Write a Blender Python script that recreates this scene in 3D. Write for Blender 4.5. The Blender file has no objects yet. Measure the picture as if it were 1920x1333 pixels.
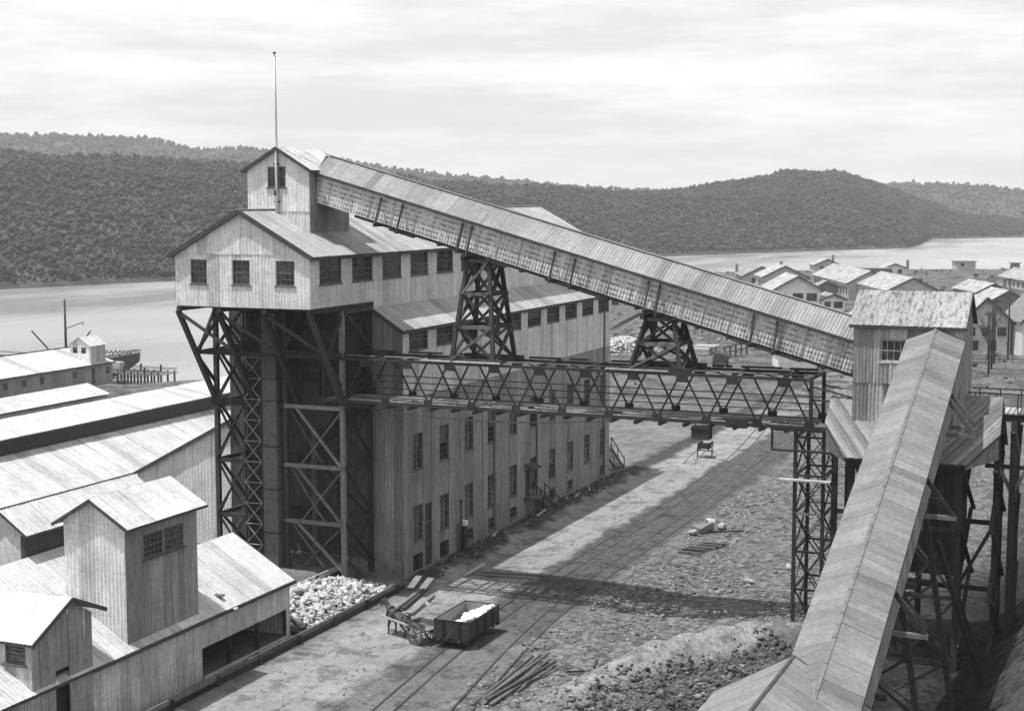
import bpy, bmesh, math, random
import numpy as np
from mathutils import Vector, Matrix, Quaternion

random.seed(7)
rng = np.random.default_rng(11)
scene = bpy.context.scene
COL = scene.collection
V = Vector
R = math.radians

# ------------------------------------------------------------------ camera
YAW, PITCH, CAMH = R(22.811), R(5.880), 26.0
RT = V((math.cos(YAW), math.sin(YAW), 0))            # camera right on the ground
FH = V((-math.sin(YAW), math.cos(YAW), 0))           # camera forward on the ground
FW = FH * math.cos(PITCH) - V((0, 0, math.sin(PITCH)))
UP = FH * math.sin(PITCH) + V((0, 0, math.cos(PITCH)))
cd = bpy.data.cameras.new('camera')
cam = bpy.data.objects.new('camera', cd)
COL.objects.link(cam)
m = Matrix.Identity(4)
for i, ax in enumerate((RT, UP, -FW)):
    for j in range(3):
        m[j][i] = ax[j]
m.translation = V((0, 0, CAMH))
cam.matrix_world = m
cd.sensor_fit = 'HORIZONTAL'
cd.sensor_width = 36
cd.lens = 36 * 2850 / 1920
cd.clip_start = 0.5
cd.clip_end = 20000
scene.camera = cam

# ------------------------------------------------------------------ sky, sun, exposure
SUN_DIR = V((-0.24, -0.22, 1.0)).normalized()
world = bpy.data.worlds.new('World')
scene.world = world
world.use_nodes = True
wn, wl = world.node_tree.nodes, world.node_tree.links
wn.clear()
wo = wn.new('ShaderNodeOutputWorld')
bg = wn.new('ShaderNodeBackground')
bg.inputs['Strength'].default_value = 0.086
sky = wn.new('ShaderNodeTexSky')
sky.sky_type = 'NISHITA'
sky.sun_disc = False
sky.sun_elevation = math.asin(SUN_DIR.z)
sky.sun_rotation = math.atan2(SUN_DIR.x, SUN_DIR.y)
sky.dust_density = 2.0
sep = wn.new('ShaderNodeSeparateColor')               # blue-sensitive plate: the sky as its blue light alone
wl.new(sky.outputs[0], sep.inputs[0])
tc = wn.new('ShaderNodeTexCoord')
mp = wn.new('ShaderNodeMapping')
mp.inputs['Scale'].default_value = (1.3, 1.3, 10.0)
wl.new(tc.outputs['Generated'], mp.inputs[0])
cn = wn.new('ShaderNodeTexNoise')
cn.inputs['Scale'].default_value = 2.8
cn.inputs['Detail'].default_value = 9
cn.inputs['Roughness'].default_value = 0.68
wl.new(mp.outputs[0], cn.inputs['Vector'])
cr = wn.new('ShaderNodeMapRange')
cr.inputs['From Min'].default_value = 0.40
cr.inputs['From Max'].default_value = 0.60
cr.inputs['To Min'].default_value = 10.0
cr.inputs['To Max'].default_value = 13.2
wl.new(cn.outputs[0], cr.inputs[0])
mx = wn.new('ShaderNodeMix')                           # thin high cloud over the clear sky
mx.data_type = 'FLOAT'
mx.inputs[0].default_value = 0.72
wl.new(sep.outputs[2], mx.inputs[2])
wl.new(cr.outputs[0], mx.inputs[3])
wl.new(mx.outputs[0], bg.inputs['Color'])
wl.new(bg.outputs[0], wo.inputs['Surface'])

sd = bpy.data.lights.new('sun', 'SUN')
sd.energy = 5.0
sd.angle = R(0.5)
sd.color = (1, 1, 1)
sun = bpy.data.objects.new('sun', sd)
COL.objects.link(sun)
sun.rotation_euler = (-SUN_DIR).to_track_quat('-Z', 'Y').to_euler()
sun.location = (0, 0, 80)

vs = scene.view_settings
vs.view_transform = 'Standard'
vs.look = 'None'
vs.exposure = 0.2
vs.gamma = 1.0
vs.use_curve_mapping = False
scene.cycles.max_bounces = 6
scene.cycles.volume_bounces = 0

# ------------------------------------------------------------------ materials
def mat(name, build):
    mt = bpy.data.materials.new(name)
    mt.use_nodes = True
    nt = mt.node_tree
    nt.nodes.clear()
    out = nt.nodes.new('ShaderNodeOutputMaterial')
    bs = nt.nodes.new('ShaderNodeBsdfPrincipled')
    nt.links.new(bs.outputs[0], out.inputs['Surface'])
    build(nt, bs)
    return mt

def N(nt, t, **kw):
    n = nt.nodes.new(t)
    for k, v in kw.items():
        if k.startswith('_'):
            setattr(n, k[1:], v)
        else:
            n.inputs[k.replace('__', ' ')].default_value = v
    return n

def noise(nt, vec, scale, detail=4, rough=0.55):
    n = N(nt, 'ShaderNodeTexNoise', Scale=scale, Detail=detail, Roughness=rough)
    nt.links.new(vec, n.inputs['Vector'])
    return n.outputs[0]

def mapr(nt, v, a, b, c, d, smooth=False):
    n = nt.nodes.new('ShaderNodeMapRange')
    if smooth:
        n.interpolation_type = 'SMOOTHSTEP'
    for i, x in zip((1, 2, 3, 4), (a, b, c, d)):
        n.inputs[i].default_value = x
    nt.links.new(v, n.inputs[0])
    return n.outputs[0]

def mth(nt, op, a, b=None, clamp=False):
    n = nt.nodes.new('ShaderNodeMath')
    n.operation = op
    n.use_clamp = clamp
    for i, x in enumerate((a, b)):
        if x is None:
            continue
        if isinstance(x, (int, float)):
            n.inputs[i].default_value = x
        else:
            nt.links.new(x, n.inputs[i])
    return n.outputs[0]

def mixf(nt, f, a, b):
    n = nt.nodes.new('ShaderNodeMix')
    n.data_type = 'FLOAT'
    for i, x in ((0, f), (2, a), (3, b)):
        if isinstance(x, (int, float)):
            n.inputs[i].default_value = x
        else:
            nt.links.new(x, n.inputs[i])
    return n.outputs[0]

def setcol(nt, bs, val, rough=0.7, spec=0.3):
    if isinstance(val, (int, float)):
        bs.inputs['Base Color'].default_value = (val, val, val, 1)
    else:
        nt.links.new(val, bs.inputs['Base Color'])
    bs.inputs['Roughness'].default_value = rough
    bs.inputs['Specular IOR Level'].default_value = spec

def bump(nt, bs, h, strength, dist):
    b = nt.nodes.new('ShaderNodeBump')
    b.inputs['Strength'].default_value = strength
    b.inputs['Distance'].default_value = dist
    nt.links.new(h, b.inputs['Height'])
    nt.links.new(b.outputs[0], bs.inputs['Normal'])

def local_vec(nt, scale):
    """object space of one sheet (x across, y along), shifted per object so that no two match"""
    t = nt.nodes.new('ShaderNodeTexCoord')
    oi = nt.nodes.new('ShaderNodeObjectInfo')
    sh = mth(nt, 'MULTIPLY', oi.outputs['Random'], 83.0)
    cx = nt.nodes.new('ShaderNodeCombineXYZ')
    for i in range(3):
        nt.links.new(sh, cx.inputs[i])
    ad = nt.nodes.new('ShaderNodeVectorMath')
    ad.operation = 'ADD'
    nt.links.new(t.outputs['Object'], ad.inputs[0])
    nt.links.new(cx.outputs[0], ad.inputs[1])
    mp = nt.nodes.new('ShaderNodeMapping')
    mp.inputs['Scale'].default_value = scale
    nt.links.new(ad.outputs[0], mp.inputs[0])
    return mp.outputs[0], oi.outputs['Random']

def world_vec(nt, scale=(1, 1, 1)):
    g = nt.nodes.new('ShaderNodeNewGeometry')
    mp = nt.nodes.new('ShaderNodeMapping')
    mp.inputs['Scale'].default_value = scale
    nt.links.new(g.outputs['Position'], mp.inputs[0])
    return mp.outputs[0]

def iron(name, lo, hi, streak=0.5, stain=0.35, dash=0.0, blotch=0.0, rough=0.6):
    """corrugated iron sheet: tone per sheet, streaks running down it, rust stains"""
    def b(nt, bs):
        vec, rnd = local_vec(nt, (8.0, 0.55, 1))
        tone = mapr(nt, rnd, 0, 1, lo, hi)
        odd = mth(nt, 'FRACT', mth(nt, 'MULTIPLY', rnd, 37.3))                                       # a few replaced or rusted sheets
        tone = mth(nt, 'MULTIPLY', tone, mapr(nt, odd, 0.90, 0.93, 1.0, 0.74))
        st = mapr(nt, noise(nt, vec, 1.0, 6, 0.7), 0.38, 0.66, 1 - streak, 1.0)
        vec2, _ = local_vec(nt, (11.0, 1.3, 1))
        s2 = mapr(nt, noise(nt, vec2, 1.0, 4, 0.65), 0.58, 0.74, 0, stain, True)
        v = mth(nt, 'MULTIPLY', tone, st)
        v = mth(nt, 'MULTIPLY', v, mth(nt, 'SUBTRACT', 1.0, s2))
        w = world_vec(nt)
        v = mth(nt, 'MULTIPLY', v, mapr(nt, noise(nt, w, 0.33, 5, 0.7), 0.34, 0.66, 0.78, 1.1))     # soot and dust in patches
        v = mth(nt, 'MULTIPLY', v, mapr(nt, noise(nt, w, 4.5, 5, 0.75), 0.3, 0.7, 0.74, 1.16))        # fine grime
        tcd = nt.nodes.new('ShaderNodeTexCoord')
        sxy = nt.nodes.new('ShaderNodeSeparateXYZ')
        nt.links.new(tcd.outputs['Object'], sxy.inputs[0])
        side = mapr(nt, sxy.outputs[0], 0.012, 0.04, 0.8, 1.0)                                      # rust along the side lap
        fr = mth(nt, 'FRACT', mth(nt, 'ADD', mth(nt, 'DIVIDE', sxy.outputs[1], 2.35), mth(nt, 'MULTIPLY', rnd, 0.22)))
        endl = mapr(nt, fr, 0.0, 0.025, 0.72, 1.0)                                                    # and along the end lap
        v = mth(nt, 'MULTIPLY', v, mth(nt, 'MULTIPLY', side, endl))
        if dash:
            t = nt.nodes.new('ShaderNodeTexCoord')
            wv = N(nt, 'ShaderNodeTexWave', Scale=1.0, Distortion=0.8)
            wv.inputs['Detail Scale'].default_value = 1.4
            wv.bands_direction = 'Y'
            nt.links.new(t.outputs['Object'], wv.inputs['Vector'])
            vec3, _ = local_vec(nt, (2.6, 1.0, 1))
            g = mapr(nt, noise(nt, vec3, 1.3, 2), 0.38, 0.58, 0, 1)
            d = mth(nt, 'MULTIPLY', mapr(nt, wv.outputs['Fac'], 0.45, 0.75, 0, dash, True), g)
            v = mth(nt, 'MULTIPLY', v, mth(nt, 'SUBTRACT', 1.0, d))
        if blotch:
            vec3, _ = local_vec(nt, (6.0, 2.0, 1))
            g = mapr(nt, noise(nt, vec3, 1.0, 4, 0.65), 0.5, 0.62, 0, blotch, True)
            v = mth(nt, 'MULTIPLY', v, mth(nt, 'SUBTRACT', 1.0, g))
        setcol(nt, bs, v, rough, 0.35)
    return mat(name, b)

def wood(name, lo, hi, rough=0.8, sc=3.0):
    def b(nt, bs):
        oi = nt.nodes.new('ShaderNodeObjectInfo')
        tone = mapr(nt, oi.outputs['Random'], 0, 1, lo, hi)
        n = noise(nt, world_vec(nt, (1, 1, 1)), sc, 5, 0.65)
        v = mth(nt, 'MULTIPLY', tone, mapr(nt, n, 0.3, 0.7, 0.6, 1.25))
        setcol(nt, bs, v, rough, 0.25)
    return mat(name, b)

def plain(name, val, rough=0.8, var=0.25, sc=2.0, spec=0.3, bmp=0):
    def b(nt, bs):
        n = noise(nt, world_vec(nt), sc, 6, 0.6)
        setcol(nt, bs, mth(nt, 'MULTIPLY', mapr(nt, n, 0.3, 0.7, 1 - var, 1 + var), val), rough, spec)
        if bmp:
            bump(nt, bs, n, 0.6, bmp)
    return mat(name, b)

IRON_WHITE = iron('iron_painted_white', 0.70, 0.82, 0.28, 0.45)
IRON_ROOF = iron('iron_roof_pale', 0.36, 0.45, 0.28, 0.40)
IRON_SHED = iron('iron_shed_roof', 0.53, 0.62, 0.24, 0.40)
IRON_UPPER = iron('iron_upper_side', 0.60, 0.76, 0.30, 0.35)
IRON_DUSTY_SHADED = iron('iron_dusty_shaded', 0.25, 0.36, 0.40, 0.55)  # dusty walls; also right faces with their shade put into the tone
IRON_OVERHANG_SHADE = iron('iron_overhang_shade', 0.08, 0.14, 0.4, 0.4)  # darker wall iron: shade under the mill overhang put into the colour
IRON_PALE = iron('iron_pale_clean', 0.50, 0.66, 0.40, 0.45)
IRON_GALLERY = iron('iron_gallery_wall', 0.56, 0.70, 0.22, 0.25, dash=0.6)
IRON_GROOF = iron('iron_gallery_roof', 0.25, 0.33, 0.28, 0.35)
IRON_STRIPE = iron('iron_tower_wall', 0.10, 0.60, 0.35, 0.40)
IRON_MOTTLE = iron('iron_tower_roof', 0.26, 0.34, 0.15, 0.25, blotch=0.62)
IRON_NEAR = iron('iron_near_roof', 0.19, 0.25, 0.22, 0.35)
IRON_LEAN = iron('iron_skirt_roof', 0.16, 0.32, 0.45, 0.4)
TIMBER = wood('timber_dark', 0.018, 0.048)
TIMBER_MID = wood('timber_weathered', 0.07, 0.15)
TIMBER_GREY = wood('timber_grey', 0.12, 0.20)
TIMBER_PALE = wood('timber_pale', 0.30, 0.48)
STEEL = wood('steel_dark', 0.016, 0.034, 0.6)
STEEL_LIGHT = wood('steel_painted', 0.28, 0.36, 0.6)
DARK = plain('interior_dark', 0.02, 0.9)
FASCIA = plain('fascia_dark', 0.05, 0.8)
RIDGE = plain('ridge_iron', 0.13, 0.7)
FRAME = plain('window_frame', 0.10, 0.7, 0.3)
CONCRETE = plain('concrete', 0.16, 0.9, 0.4, 1.2)
STONE_PALE = wood('limestone_pale', 0.30, 0.46, 0.9, 6)
STONE_GREY = wood('stone_grey', 0.16, 0.34, 0.9, 6)
RAILM = plain('rail_steel', 0.05, 0.5)
HIDE = plain('horse_hide', 0.06, 0.6, 0.3, 6)
WAGON = plain('wagon_paint', 0.035, 0.65, 0.35, 5)
HULL = plain('hull_tar', 0.045, 0.7)

def b_glass(nt, bs):
    vec, rnd = local_vec(nt, (4, 4, 1))
    v = mapr(nt, noise(nt, vec, 1.0, 3), 0.4, 0.66, 0.012, 0.06)
    v = mth(nt, 'MULTIPLY', v, mapr(nt, rnd, 0, 1, 0.4, 1.9))
    setcol(nt, bs, v, 0.16, 0.6)
GLASS = mat('window_glass', b_glass)

def b_house_roof(nt, bs):
    oi = nt.nodes.new('ShaderNodeObjectInfo')
    tone = mapr(nt, oi.outputs['Random'], 0, 1, 0.20, 0.38)
    n = noise(nt, world_vec(nt), 0.6, 6, 0.7)
    setcol(nt, bs, mth(nt, 'MULTIPLY', tone, mapr(nt, n, 0.38, 0.62, 0.45, 1.15)), 0.7)
HOUSE_ROOF = mat('house_roof_iron', b_house_roof)
HOUSE_WALL = plain('house_wall', 0.42, 0.8, 0.25, 1.2)
HOUSE_WALL_DK = plain('house_wall_dark', 0.17, 0.8, 0.3, 1.2)
HOUSE_WALL_WH = plain('house_wall_white', 0.66, 0.8, 0.15, 1.2)

# ------------------------------------------------------------------ helpers
WM = {}                                                # world matrix of every object made here

def put(name, mesh, M, parent=None):
    o = bpy.data.objects.new(name, mesh)
    COL.objects.link(o)
    if parent is not None:
        o.parent = parent
        o.matrix_parent_inverse = WM[parent.name].inverted()
    o.matrix_basis = M
    WM[o.name] = M.copy()
    return o

def tag(o, label=None, cat=None, group=None, kind=None):
    if label: o['label'] = label
    if cat: o['category'] = cat
    if group: o['group'] = group
    if kind: o['kind'] = kind
    return o

def thing(name, label, cat, loc=(0, 0, 0), group=None):
    return tag(put(name, None, Matrix.Translation(V(loc))), label, cat, group)

CUBES = {}
def cube_mesh(mt):
    if mt.name not in CUBES:
        me = bpy.data.meshes.new('block_' + mt.name)
        bm = bmesh.new()
        bmesh.ops.create_cube(bm, size=1)
        bm.to_mesh(me)
        bm.free()
        me.materials.append(mt)
        CUBES[mt.name] = me
    return CUBES[mt.name]

def box(parent, name, mt, x0, x1, y0, y1, z0, z1):
    M = Matrix.Translation(((x0 + x1) / 2, (y0 + y1) / 2, (z0 + z1) / 2)) @ Matrix.Diagonal((abs(x1 - x0), abs(y1 - y0), abs(z1 - z0), 1))
    return put(name, cube_mesh(mt), M, parent)

def beam(parent, name, mt, p0, p1, w=0.25, h=None, up=(0, 0, 1), ext=0.0):
    p0, p1 = V(p0), V(p1)
    d = p1 - p0
    L = d.length
    x = d / L
    u = V(up)
    if abs(x.dot(u)) > 0.98:
        u = V((0, 1, 0))
    y = u.cross(x).normalized()
    z = x.cross(y)
    M = Matrix.Identity(4)
    for i, (ax, s) in enumerate(((x, L + ext), (y, w), (z, h or w))):
        for j in range(3):
            M[j][i] = ax[j] * s
    M.translation = (p0 + p1) / 2
    return put(name, cube_mesh(mt), M, parent)

def pymesh(name, verts, faces, mt, smooth=False):
    me = bpy.data.meshes.new(name)
    me.from_pydata([tuple(v) for v in verts], [], faces)
    me.materials.append(mt)
    if smooth:
        me.polygons.foreach_set('use_smooth', [True] * len(me.polygons))
    me.update()
    return me

def solid(parent, name, mt, verts, faces, smooth=False):
    return put(name, pymesh(name, verts, faces, mt, smooth), Matrix.Identity(4), parent)

def prism(parent, name, mt, pts, vec):
    """closed polygon pts (3-D) pushed along vec"""
    n = len(pts)
    vec = V(vec)
    vs_ = [V(p) for p in pts] + [V(p) + vec for p in pts]
    fs = [tuple(range(n)), tuple(range(2 * n - 1, n - 1, -1))] + [(i, i + n, (i + 1) % n + n, (i + 1) % n) for i in range(n)]
    o = solid(parent, name, mt, vs_, fs)
    bm = bmesh.new()
    bm.from_mesh(o.data)
    bmesh.ops.recalc_face_normals(bm, faces=bm.faces)
    bm.to_mesh(o.data)
    bm.free()
    return o

def rng_at(poly, a):
    lo, hi = 1e9, -1e9
    n = len(poly)
    for i in range(n):
        (a0, b0), (a1, b1) = poly[i], poly[(i + 1) % n]
        if abs(a1 - a0) < 1e-9:
            if abs(a - a0) < 1e-6:
                lo = min(lo, b0, b1); hi = max(hi, b0, b1)
            continue
        t = (a - a0) / (a1 - a0)
        if -1e-6 <= t <= 1 + 1e-6:
            b = b0 + t * (b1 - b0)
            lo = min(lo, b); hi = max(hi, b)
    return lo, hi

SHEETS = {}
def clad(parent, name, mt, O, u, v, poly, width=0.8, holes=(), ribs=4, off=0.0, amp=0.032, jit=0.006):
    """cover a convex polygon (a along u, b along v) with corrugated sheets, one object each;
    holes are (a0, a1, b0, b1) openings that stay open"""
    O, u, v = V(O), V(u).normalized(), V(v).normalized()
    n = u.cross(v)
    amin, amax = min(p[0] for p in poly), max(p[0] for p in poly)
    br = {round(p[0], 4) for p in poly}
    for h in holes:
        br |= {round(h[0], 4), round(h[1], 4)}
    br = sorted(br)
    cuts = [br[0]]
    for b in br[1:]:
        k = max(1, round((b - cuts[-1]) / width))
        s = cuts[-1]
        cuts += [s + (b - s) * (i + 1) / k for i in range(k)]
    for idx in range(len(cuts) - 1):
        a0, a1 = cuts[idx], cuts[idx + 1]
        if a1 - a0 < 0.02:
            continue
        mid = (a0 + a1) / 2
        hs = sorted((h[2], h[3]) for h in holes if h[0] - 1e-4 < mid < h[1] + 1e-4)
        k = 2 * max(1, round(ribs * (a1 - a0) / width))
        aa = [a0 + (a1 - a0) * i / k for i in range(k + 1)]
        eps = 1e-5
        rr = [rng_at(poly, min(max(a, amin + eps), amax - eps)) for a in aa]
        if max(h - l for l, h in rr) < 0.02:
            continue
        cut = []
        prev = None
        for (p, q) in hs + [(None, None)]:
            cut.append((prev, p))
            prev = q
        for (s0, s1) in cut:                              # a sheet above and one below every opening
            seg = []
            for (l, h) in rr:
                lo = l if s0 is None else max(l, s0)
                hi = h if s1 is None else min(h, s1)
                seg.append((lo, max(hi, lo)))
            if max(h - l for l, h in seg) < 0.03:
                continue
            bmin = min(l for l, h in seg)
            key = (mt.name, k, round(a1 - a0, 3), tuple((round(l - bmin, 3), round(h - bmin, 3)) for l, h in seg), amp)
            me = SHEETS.get(key)
            if me is None:
                vs_, fs = [], []
                for i, a in enumerate(aa):
                    z = amp if i % 2 else 0.0
                    vs_ += [(a - a0, seg[i][0] - bmin, z), (a - a0, seg[i][1] - bmin, z)]
                for i in range(k):
                    q = 2 * i
                    fs.append((q, q + 2, q + 3, q + 1))
                me = pymesh(name, vs_, fs, mt)
                SHEETS[key] = me
            M = Matrix.Identity(4)
            for i, ax in enumerate((u, v, n)):
                for j in range(3):
                    M[j][i] = ax[j]
            M.translation = O + u * a0 + v * bmin + n * (off + random.uniform(0, jit) + (0.004 if idx % 2 else 0))
            M = M @ Matrix.Rotation(random.gauss(0, .006), 4, 'Y') @ Matrix.Rotation(random.gauss(0, .0012), 4, 'X')
            put(name, me, M, parent)

WINS = {}
def window(parent, O, u, v, w, h, nx=4, ny=4, mt=None, sill=True, name='window', inset=0.10, glass=None):
    """frame with glazing bars as one part, a pane in each sash and a sill as its sub-parts"""
    mt = mt or FRAME
    O, u, v = V(O), V(u), V(v)
    n = u.cross(v)
    key = (round(w, 2), round(h, 2), nx, ny, mt.name)
    if key not in WINS:
        vs_, fs = [], []
        def bar(x0, x1, y0, y1, z0, z1):
            b = len(vs_)
            vs_.extend([(x0, y0, z0), (x1, y0, z0), (x1, y1, z0), (x0, y1, z0), (x0, y0, z1), (x1, y0, z1), (x1, y1, z1), (x0, y1, z1)])
            fs.extend([(b + 4, b + 5, b + 6, b + 7), (b, b + 4, b + 7, b + 3), (b + 1, b + 2, b + 6, b + 5), (b, b + 1, b + 5, b + 4), (b + 3, b + 7, b + 6, b + 2)])
        t = 0.075
        bar(0, w, 0, t, -.06, .06); bar(0, w, h - t, h, -.06, .06)
        bar(0, t, t, h - t, -.06, .06); bar(w - t, w, t, h - t, -.06, .06)
        if ny > 1:
            bar(t, w - t, h / 2 - .035, h / 2 + .035, -.05, .04)
        for i in range(1, nx):
            x = w * i / nx
            bar(x - .018, x + .018, t, h - t, -.04, .02)
        for j in range(1, ny):
            y = h * j / ny
            if abs(y - h / 2) > .05:
                bar(t, w - t, y - .018, y + .018, -.041, .019)
        fr = pymesh('window_frame', vs_, fs, mt)
        hh = h / 2
        p = pymesh('pane', [(t * .5, 0, 0), (w - t * .5, 0, 0), (w - t * .5, hh - .02, 0), (t * .5, hh - .02, 0)], [(0, 1, 2, 3)], GLASS)
        WINS[key] = (fr, p)
    fr, p = WINS[key]
    M = Matrix.Identity(4)
    for i, ax in enumerate((u, v, n)):
        for j in range(3):
            M[j][i] = ax[j]
    M.translation = O - n * inset
    f = put(name, fr, M, parent)
    a, b = random.gauss(0, .02), random.gauss(0, .02)
    if random.random() > .28 or name != 'window':        # some lower sashes are pushed up
        put('pane', p, M @ Matrix.Translation((0, .01, -.025)) @ Matrix.Rotation(a, 4, 'Y'), f)
    else:
        put('pane', p, M @ Matrix.Translation((0, h / 2 - .03, -.035)) @ Matrix.Rotation(a, 4, 'Y'), f)
    put('pane', p, M @ Matrix.Translation((0, h / 2 + .01, -.015)) @ Matrix.Rotation(b, 4, 'Y'), f)
    if sill:
        Ms = M @ Matrix.Translation((w / 2, -.04, .08)) @ Matrix.Diagonal((w + .2, .08, .24, 1))
        put('sill', cube_mesh(mt), Ms, f)
    return f

def np_mesh(name, verts, tris, mt, smooth=False):
    verts = np.asarray(verts, np.float32)
    tris = np.asarray(tris, np.int32)
    k = tris.shape[1]
    me = bpy.data.meshes.new(name)
    me.vertices.add(len(verts))
    me.vertices.foreach_set('co', verts.ravel())
    me.loops.add(tris.size)
    me.loops.foreach_set('vertex_index', tris.ravel())
    me.polygons.add(len(tris))
    me.polygons.foreach_set('loop_start', np.arange(0, tris.size, k, dtype=np.int32))
    me.polygons.foreach_set('loop_total', np.full(len(tris), k, np.int32))
    if smooth:
        me.polygons.foreach_set('use_smooth', np.ones(len(tris), bool))
    me.materials.append(mt)
    me.update(calc_edges=True)
    me.validate()
    return me

def vnoise(x, y, seed=0):
    """smooth value noise, numpy"""
    r = np.random.default_rng(seed).random((256, 256))
    xi, yi = np.floor(x).astype(int), np.floor(y).astype(int)
    fx, fy = x - xi, y - yi
    fx, fy = fx * fx * (3 - 2 * fx), fy * fy * (3 - 2 * fy)
    g = lambda i, j: r[i % 256, j % 256]
    return (g(xi, yi) * (1 - fx) + g(xi + 1, yi) * fx) * (1 - fy) + (g(xi, yi + 1) * (1 - fx) + g(xi + 1, yi + 1) * fx) * fy

def fbm(x, y, seed=0, oct=4):
    s, a, t = 0, 1, 0
    for i in range(oct):
        s = s + a * vnoise(x * 2 ** i, y * 2 ** i, seed + i)
        t += a
        a *= 0.5
    return s / t - 0.5

def sstep(x, a, b):
    t = np.clip((x - a) / (b - a), 0, 1)
    return t * t * (3 - 2 * t)

# ------------------------------------------------------------------ ground, water, hills
WATER_Z = -8.0
def cw(l, d, z=0):
    """point l metres to the right of and d metres in front of the viewpoint"""
    p = RT * l + FH * d
    return V((p.x, p.y, z))

SHORE = [(-400, -500), (-330, 60), (-215, 150), (-178, 214), (-160, 236), (-120, 238), (-100, 262), (-118, 330), (-150, 430), (-175, 505), (-150, 545), (-118, 572), (-80, 600), (-40, 618), (40, 650), (400, 800), (1500, 1000), (1500, -500)]
def shore_dist(x, y):
    """signed distance to the shoreline, positive on land"""
    P = np.array(SHORE, float)
    d = np.full(x.shape, 1e9)
    ins = np.zeros(x.shape, bool)
    for i in range(len(P)):
        a, b = P[i], P[(i + 1) % len(P)]
        ab = b - a
        t = np.clip(((x - a[0]) * ab[0] + (y - a[1]) * ab[1]) / (ab @ ab), 0, 1)
        d = np.minimum(d, np.hypot(x - a[0] - t * ab[0], y - a[1] - t * ab[1]))
        cond = (a[1] > y) != (b[1] > y)
        with np.errstate(divide='ignore', invalid='ignore'):
            xx = (b[0] - a[0]) * (y - a[1]) / (b[1] - a[1]) + a[0]
        ins ^= cond & (x < xx)
    return np.where(ins, d, -d)

def seg_d(x, y, ax, ay, bx, by):
    abx, aby = bx - ax, by - ay
    t = ((x - ax) * abx + (y - ay) * aby) / (abx * abx + aby * aby)
    tc_ = np.clip(t, 0, 1)
    return np.hypot(x - ax - tc_ * abx, y - ay - tc_ * aby), t

def ground_z(x, y):
    x, y = np.asarray(x, float), np.asarray(y, float)
    sd_ = shore_dist(x + 6 * fbm(x / 25, y / 25, 5), y + 6 * fbm(x / 25, y / 25, 9))
    z = -9.6 + 9.6 * sstep(sd_, -6, 16)
    west = sstep(-x, 100, 150) * sstep(260 - y, 0, 30)
    z = z - 5.6 * west * sstep(sd_, -6, 16)                       # wharf flat lies lower
    far = sstep(y, 330, 560)
    z = z + (fbm(x / 40, y / 40, 21) * 3 + .5) * far * sstep(sd_, 10, 60) * sstep(x, -120, -40)
    yard = sstep(x, -52, -49) * sstep(200 - y, 0, 30)
    rough = sstep(x, -33.5, -30.5) * sstep(y, 55, 62)
    z = z + yard * (0.05 * fbm(x / 2.5, y / 2.5, 3) + rough * (0.8 * fbm(x / 5.5, y / 5.5, 13) + 0.22 * fbm(x / 0.9, y / 0.9, 17, 3)))
    da, ta = seg_d(x, y, -26.6, 72.5, -23.0, 81.0)                 # spoil tip: a long crest with a steep rubbly side
    db, tb_ = seg_d(x, y, -23.0, 81.0, -18.6, 86.4)
    d = np.minimum(da, db)
    z = z + np.exp(-(d / 1.7) ** 2) * np.interp(y, [68, 73, 78, 84, 88], [0, 1.2, 1.9, 1.8, .6]) * (0.9 + 0.5 * fbm(x / 1.4, y / 1.4, 31))
    d2, t2 = seg_d(x, y, -22, 72, -17, 80)
    z = z + 1.0 * np.exp(-(d2 / 2.6) ** 2) * (0.8 + 1.2 * fbm(x / 0.9, y / 0.9, 33))
    bank = sstep(x, -9.5, 2.0) * sstep(y, 50, 84) * (1 - .5 * sstep(y, 110, 170))
    z = z + bank * (10.5 + 2.4 * fbm(x / 3, y / 3, 61)) * sstep(420 - y, 0, 150)
    d3, t3 = seg_d(x, y, -19, 89, -13, 89)
    z = z + 0.8 * np.exp(-(d3 / 4.0) ** 2)
    fac = np.exp(-((x + 45.0) / 1.0) ** 2) * sstep(y, 91, 94) * sstep(140 - y, 0, 4)   # spoil thrown against the mill wall
    z = z + fac * (0.55 + 1.1 * fbm(x / 1.5, y / 1.5, 41))
    ret = sstep(-x, 49.95, 50.1) * sstep(y, 78.9, 79.1) * sstep(140 - y, 0, 10) * sstep(x, -100, -90)
    z = z + 1.1 * ret
    return z

def axis(parts):
    out = []
    for a, b, s in parts:
        out += list(np.arange(a, b, s))
    return np.array(out + [parts[-1][1]])

gx = axis([(-420, -240, 20), (-240, -64, 4), (-64, -50, 1.0), (-50, -6, 0.32), (-6, 20, 1), (20, 80, 6), (80, 1500, 70)])
gy = axis([(-500, -50, 45), (-50, 50, 6), (50, 62, 1.0), (62, 120, 0.36), (120, 165, 0.6), (165, 280, 1.8), (280, 640, 5), (640, 900, 9), (900, 1300, 50)])
GX, GY = np.meshgrid(gx, gy)
GZ = ground_z(GX, GY)
nx_, ny_ = len(gx), len(gy)
ii = (np.arange(ny_ - 1)[:, None] * nx_ + np.arange(nx_ - 1)[None, :]).ravel()
quads = np.stack([ii, ii + 1, ii + nx_ + 1, ii + nx_], 1)

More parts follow.
